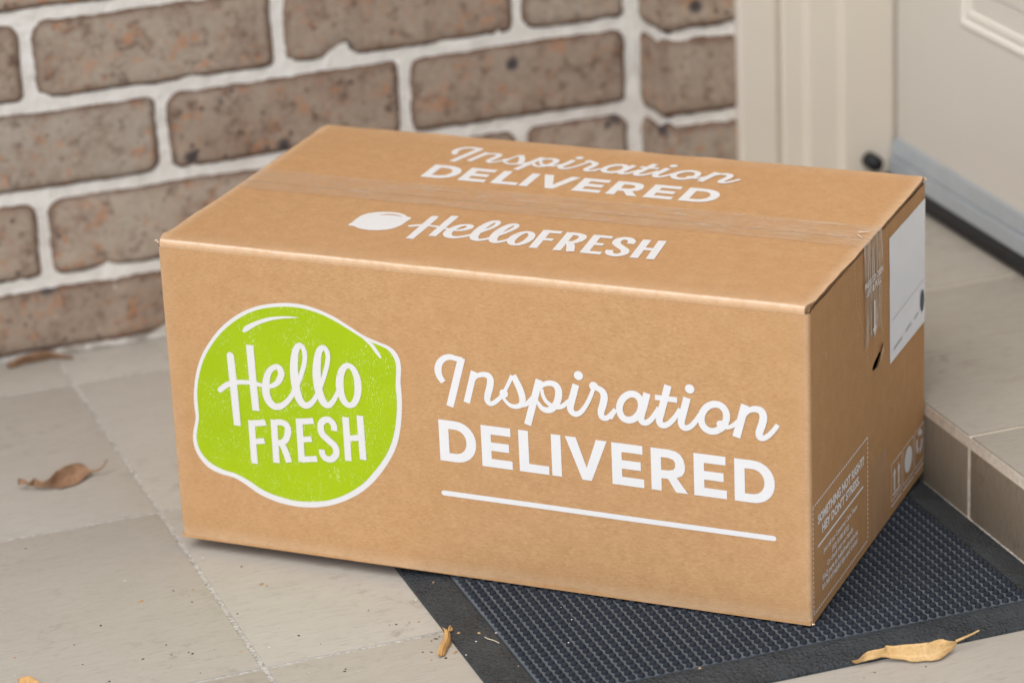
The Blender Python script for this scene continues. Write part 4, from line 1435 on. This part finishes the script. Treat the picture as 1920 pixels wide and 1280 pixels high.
# ---- clear tape along the seam and down the end
V, F = [], []
nT = 90
TWd = 0.024
yc = 0.002
for i in range(nT + 1):
    x = -HL + 0.001 + (BOX_L - 0.0005) * i / nT
    for k in range(9):
        y = yc + TWd * (k / 4 - 1)
        wr = 0.00035 * max(0, N3(x, y, 3, 60)) + 0.0004 * max(0, N3(x, y, 9, 25))
        V.append((x, y + 0.0006 * N3(x, k // 8, 1, 20), BH + 0.0011 + topsag(y) + wr))
def endrow(zlist):
    for q, z in enumerate(zlist):
        for k in range(9):
            t = k / 4 - 1
            y = yc + 0.001 + TWd * t * (1 - 0.10 * q / len(zlist))
            rag = (0.010 * N3(y, 2, 2, 90) if q == len(zlist) - 1 else 0)
            V.append((HL + 0.0013 + 0.0006 * abs(N3(y * 3, z, 4, 60)), y, z + rag))
zs = [BH - 0.002, BH - 0.012, BH - 0.025, BH - 0.04, BH - 0.055, BH - 0.068, BH - 0.082]
endrow(zs)
def strip(r0, r1):
    return V[r0 * 9:(r1 + 1) * 9], [(i * 9 + k, i * 9 + k + 9, i * 9 + k + 10, i * 9 + k + 1) for i in range(r1 - r0) for k in range(8)]
tp_o = link('tape', mesh('tape', *strip(0, nT), True), M['tape'], box)
link('tape', mesh('tape', *strip(nT, nT + len(zs)), True), M['tape_end'], box)
V, F = [], []
y0_, y1_ = R_(1632, 900)[0], R_(1662.5, 880)[0]
zt0 = R_(1632, 872)[1]
for j in range(13):
    for i in range(7):
        y, z = y0_ + (y1_ - y0_) * i / 6, 0.0012 + (zt0 - 0.0012) * j / 12
        z += 0.004 * N3(y, 1, 4, 80) if j == 12 else 0
        V.append((HL + 0.0006 + 0.0005 * abs(N3(y, z, 7, 60)), y, z))
for j in range(12):
    for i in range(6):
        a = j * 7 + i
        F.append((a, a + 1, a + 8, a + 7))
link('tape', mesh('tape', V, F, True), M['tape'], box)
# folded creases in the tape
cr = Design()
for (p, q, w) in (((1610, 437), (1630, 436), 0.0011), ((1608, 441), (1616, 447), 0.0008)):
    cr.stroke([(*on_top(*p), w), (*on_top(*q), w * 0.5)], ('flat', 'flat'), False)
cr.build('tape_crease', P_top, M['small_white'], tp_o, 0.0022)
cs_ = Design()
for k in range(7):
    y = yc - TWd * 0.5 + TWd * 0.22 * k + RND.uniform(-0.002, 0.002)
    zt_ = BH - RND.uniform(0.004, 0.016)
    ln = RND.uniform(0.018, 0.05)
    cs_.stroke([(y, zt_, 0.0003), (y + RND.uniform(-.002, .002), zt_ - ln * .5, 0.0007), (y + RND.uniform(-.003, .003), zt_ - ln, 0.0002)])
cs_.build('tape_crease', P_right, M['small_white'], tp_o, 0.0021)

# ================================================================== LEAVES AND LITTER
def leaf_surface(name, up_px, lo_px, zu, zl, sag, mat, label, group=None, stem=None, ribpos=0.5, n=40, m=8, tipfrom=None):
    """up_px / lo_px: outlines of the far and the near margin in the photograph, zu / zl: heights along them"""
    U = spline(up_px, 6); L_ = spline(lo_px, 6)
    def sample(P, t):
        k = t * (len(P) - 1); i = min(int(k), len(P) - 2); f = k - i
        return tuple(a + (b - a) * f for a, b in zip(P[i], P[i + 1]))
    def hval(z, t):
        if not hasattr(z, '__len__'): return z
        k = t * (len(z) - 1); i = min(int(k), len(z) - 2); f = k - i
        return z[i] + (z[i + 1] - z[i]) * f
    V, F, tip, rib = [], [], [], []
    for i in range(n + 1):
        t = i / n
        a = at_plane(*sample(U, t), 2, hval(zu, t)); b = at_plane(*sample(L_, t), 2, hval(zl, t))
        for k in range(m + 1):
            s = k / m
            p = b.lerp(a, s)
            p.z += -sag * math.sin(math.pi * s) * math.sin(math.pi * t) + 0.0010 * N3(p.x, p.y, 3, 95) + 0.0005 * N3(p.x, p.y, 7, 260)
            d = abs(s - ribpos)
            p.z -= 0.0007 * max(0, 1 - d * 6) * math.sin(math.pi * t)
            p.z = max(p.z, 0.0004)
            V.append(p)
            tip.append(max(0.0, 1 - t * 9) * 0.9)
            rib.append(max(0, 1 - d * 12) + 0.25 * max(0, math.sin((t * 18 + d * 5) * math.pi)) ** 8)
    for i in range(n):
        for k in range(m):
            q = i * (m + 1) + k
            F.append((q, q + m + 1, q + m + 2, q + 1))
    me = mesh(name, V, F, True)
    me.update()
    # thickness
    bm = bmesh.new(); bm.from_mesh(me)
    bm.free()
    float_attr(me, 'tip', tip); float_attr(me, 'rib', rib)
    c = sum((Vector(v) for v in V), Vector()) / len(V)
    for v in me.vertices: v.co -= Vector((c.x, c.y, 0))
    root = empty(name, (c.x, c.y, 0))
    tag(root, label, 'leaf', group)
    o = link('blade', me, mat, root)
    md = o.modifiers.new('thick', 'SOLIDIFY'); md.thickness = 0.0004; md.offset = 1
    if stem:
        pts = [at_plane(px, py, 2, z) - Vector((c.x, c.y, 0)) for px, py, z in stem]
        pts = [Vector(p) for p in spline([tuple(p) for p in pts], 5)]
        V, F = [], []
        for i, p in enumerate(pts):
            r = 0.0011 - 0.0005 * i / len(pts)
            tdir = (pts[min(i + 1, len(pts) - 1)] - pts[max(i - 1, 0)]).normalized()
            s1 = tdir.cross(Vector((0, 0, 1))).normalized(); s2 = s1.cross(tdir)
            for q in range(6):
                a = q * math.tau / 6
                V.append(p + s1 * r * math.cos(a) + s2 * r * math.sin(a))
        for i in range(len(pts) - 1):
            for q in range(6):
                a, b = i * 6 + q, i * 6 + (q + 1) % 6
                F.append((a, b, b + 6, a + 6))
        F += [tuple(range(5, -1, -1)), tuple(range(len(V) - 6, len(V)))]
        sm = mesh('stem', V, F, True)
        float_attr(sm, 'tip', [0.0] * len(V)); float_attr(sm, 'rib', [0.4] * len(V))
        link('stem', sm, mat, root)
    return root
Zg = lambda x, y: (1560 + x / 6.4, 1160 + y / 6.4)
leaf_surface('fallen_leaf', [Zg(*p) for p in [(238, 488), (325, 472), (402, 396), (520, 368), (632, 348), (642, 318), (735, 314), (930, 298), (1090, 284), (1180, 270), (1300, 240), (1365, 256), (1440, 254), (1505, 252)]],
             [Zg(*p) for p in [(246, 506), (300, 519), (400, 500), (500, 480), (605, 458), (740, 470), (880, 490), (960, 511), (1100, 500), (1190, 503), (1320, 462), (1420, 385), (1470, 320), (1500, 275)]],
             [0.007, 0.011, 0.013, 0.014, 0.014, 0.013, 0.011], [0.0055, 0.0045, 0.005, 0.0022, 0.0016, 0.003, 0.0095], 0.0012, M['leaf_gold'],
             'golden dry leaf with a long stem lying across the mat front rim', stem=[(*Zg(1490, 264), 0.0102), (*Zg(1580, 225), 0.011), (*Zg(1680, 180), 0.012), (*Zg(1768, 134), 0.014)], ribpos=0.42)
Zb = lambda x, y: (20 + x / 9.6, 840 + y / 9.6)
leaf_surface('fallen_leaf', [Zb(*p) for p in [(130, 565), (190, 545), (330, 610), (430, 540), (560, 585), (700, 530), (850, 390), (1000, 320), (1150, 275), (1300, 300), (1440, 395)]],
             [Zb(*p) for p in [(135, 655), (200, 655), (330, 650), (460, 690), (620, 690), (780, 700), (900, 725), (1050, 690), (1200, 640), (1330, 540), (1450, 430)]],
             [0.009, 0.010, 0.010, 0.012, 0.012, 0.010, 0.006], [0.006, 0.007, 0.0045, 0.002, 0.0009, 0.0012, 0.0045], 0.003, M['leaf_brown'],
             'curled brown leaf lying alone on the grey floor tile', stem=[(*Zb(1440, 412), 0.0052), (*Zb(1540, 400), 0.006), (*Zb(1640, 350), 0.008), (*Zb(1700, 270), 0.011), (*Zb(1740, 195), 0.014)], ribpos=0.55)
Zs = lambda x, y: (780 + x / 10.667, 1140 + y / 10.667)
leaf_surface('leaf_fragment', [Zs(*p) for p in [(440, 940), (430, 860), (470, 760), (530, 640), (570, 530), (560, 440), (520, 370)]],
             [Zs(*p) for p in [(560, 950), (600, 880), (640, 780), (690, 690), (692, 560), (660, 480), (590, 450)]],
             [0.003, 0.0045, 0.006, 0.006, 0.006, 0.005, 0.004], [0.0008, 0.0010, 0.0015, 0.002, 0.003, 0.004, 0.004], -0.0025, M['leaf_amber'],
             'rolled amber leaf scrap on a tile joint against the mat rim', n=26, m=6)
leaf_surface('leaf_fragment', [Zs(*p) for p in [(630, 480), (640, 420), (660, 360), (685, 332)]], [Zs(*p) for p in [(725, 460), (735, 420), (722, 370), (690, 335)]],
             [0.0060, 0.0065, 0.0075, 0.0085], [0.0040, 0.0045, 0.0060, 0.0085], 0.0008, M['leaf_amber'], 'tiny upright amber leaf chip touching the mat rim edge', n=12, m=5)
Zf = lambda x, y: (x / 2.56, 780 + y / 2.56)
leaf_surface('leaf_fragment', [Zf(*p) for p in [(86, 1262), (112, 1250), (140, 1246), (165, 1258), (190, 1272)]], [Zf(*p) for p in [(92, 1280), (115, 1288), (145, 1290), (170, 1286), (190, 1280)]],
             [0.003, 0.005, 0.006, 0.004, 0.002], [0.0008, 0.0012, 0.0012, 0.001, 0.001], 0.001, M['leaf_amber'], 'crumpled tan leaf scrap on the open floor tile away from the mat', n=16, m=5)
Zw = lambda x, y: (x / 3.2, 440 + y / 3.2)
leaf_surface('fallen_leaf', [Zw(*p) for p in [(40, 770), (90, 745), (150, 722), (230, 700), (310, 700), (400, 722), (440, 735)]], [Zw(*p) for p in [(45, 800), (85, 795), (150, 772), (230, 758), (310, 742), (390, 742), (440, 738)]],
             [0.006, 0.010, 0.012, 0.013, 0.010, 0.006, 0.003], [0.001, 0.001, 0.0015, 0.002, 0.0012, 0.001, 0.001], 0.001, M['leaf_brown'], 'dark dry leaf lying along the foot of the brick wall', n=22, m=5)

def straw(name, pts, r, mat, label, cat):
    c = at_plane(*pts[0][:2], 2, pts[0][2])
    P = [Vector(p) for p in spline([tuple(at_plane(px, py, 2, z) - c) for px, py, z in pts], 4)]
    V, F = [], []
    for i, p in enumerate(P):
        tdir = (P[min(i + 1, len(P) - 1)] - P[max(i - 1, 0)]).normalized()
        s1 = tdir.cross(Vector((0, 0, 1))).normalized(); s2 = s1.cross(tdir)
        for q in range(5):
            a = q * math.tau / 5
            V.append(p + s1 * r * math.cos(a) + s2 * r * math.sin(a))
    for i in range(len(P) - 1):
        for q in range(5):
            a, b = i * 5 + q, i * 5 + (q + 1) % 5
            F.append((a, b, b + 5, a + 5))
    o = link(name, mesh(name, V, F, True), mat)
    o.location = c
    tag(o, label, cat)
    return o
straw('straw', [(*Zs(1375, 570), 0.0085), (*Zs(1440, 605), 0.0088), (*Zs(1560, 640), 0.0090), (*Zs(1665, 695), 0.0092)], 0.0004, M['straw'], 'short pale straw lying on the flat mat rim', 'straw')

# grit and crumbs scattered on tiles and mat
def crumb_field(name, spots_, mat, label):
    V, F = [], []
    for (px, py, z, s) in spots_:
        c = at_plane(px, py, 2, z)
        b = len(V)
        a0 = RND.uniform(0, 6)
        el = RND.uniform(1.0, 2.2)
        for q in range(6):
            a = q * math.tau / 6
            x, y = s * el * math.cos(a) * RND.uniform(.7, 1.2), s * math.sin(a) * RND.uniform(.7, 1.2)
            V.append((c.x + x * math.cos(a0) - y * math.sin(a0), c.y + x * math.sin(a0) + y * math.cos(a0), c.z + 0.0001))
        V.append((c.x, c.y, c.z + s * 0.8))
        for q in range(6): F.append((b + q, b + (q + 1) % 6, b + 6))
    o = link(name, mesh(name, V, F), mat)
    tag(o, label, 'grit', kind='stuff')
dark = [(312, 1208, 0), (321, 1227, 0), (155, 1245, 0), (139, 1208, 0), (361, 1225, 0), (205, 1277, 0), (376, 1261, 0), (445, 1150, 0), (325, 1107, 0), (48, 1028, 0), (360, 1128, 0), (453, 1062, 0), (560, 1191, 0),
        (809, 1201, 0), (809, 1222, 0), (793, 1222, 0), (730, 1171, 0), (743, 1170, 0), (646, 1258, 0), (648, 1254, 0), (691, 1144, 0), (1620, 1270, 0), (1640, 1260, 0), (1736, 1249, 0), (818, 1197, 0), (824, 1193, 0), (836, 1233, 0), (189, 1172, 0), (268, 1235, 0), (354, 1222, 0)]
tan_ = [(767, 1167, 0), (785, 1165, 0), (853, 1223, 0), (845, 1212, 0), (808, 1237, 0), (452, 1222, 0), (490, 1095, 0), (500, 1098, 0), (27, 1232, 0), (264, 1127, 0), (361, 1106, 0), (860, 1186, 0.0045), (898, 1186, 0.0075), (1312, 1252, 0.0115), (813, 1092, 0.006)]
white_ = [(234, 1088, 0), (28, 1266, 0), (874, 1227, 0.003), (893, 1202, 0.006), (1066, 1204, 0.0115), (1072, 1161, 0.0115), (505, 1213, 0), (380, 1045, 0), (930, 1186, 0.0085), (972, 1248, 0.0085), (1052, 1138, 0.0115), (780, 1124, 0)]
rr = random.Random(3)
for _ in range(70):
    px, py = rr.uniform(0, 850), rr.uniform(1000, 1280)
    p = at_plane(px, py, 2, 0)
    if p.x < 0.075: (dark if rr.random() < .5 else tan_ if rr.random() < .6 else white_).append((px, py, 0, 'f'))
def sized(l, lo, hi):
    return [(q[0], q[1], q[2], rr.uniform(0.00015, 0.0004) if len(q) > 3 else rr.uniform(lo, hi)) for q in l]
crumb_field('dark_grit', sized(dark, 0.0006, 0.0012), M['crumb'], 'dark specks of grit scattered over the floor tiles')
crumb_field('leaf_crumbs', sized(tan_, 0.0009, 0.0017), M['crumb_tan'], 'tan leaf crumbs scattered beside the mat rim')
crumb_field('pale_grit', sized(white_, 0.0004, 0.0008), M['crumb_white'], 'tiny white grains of grit on tiles and mat')
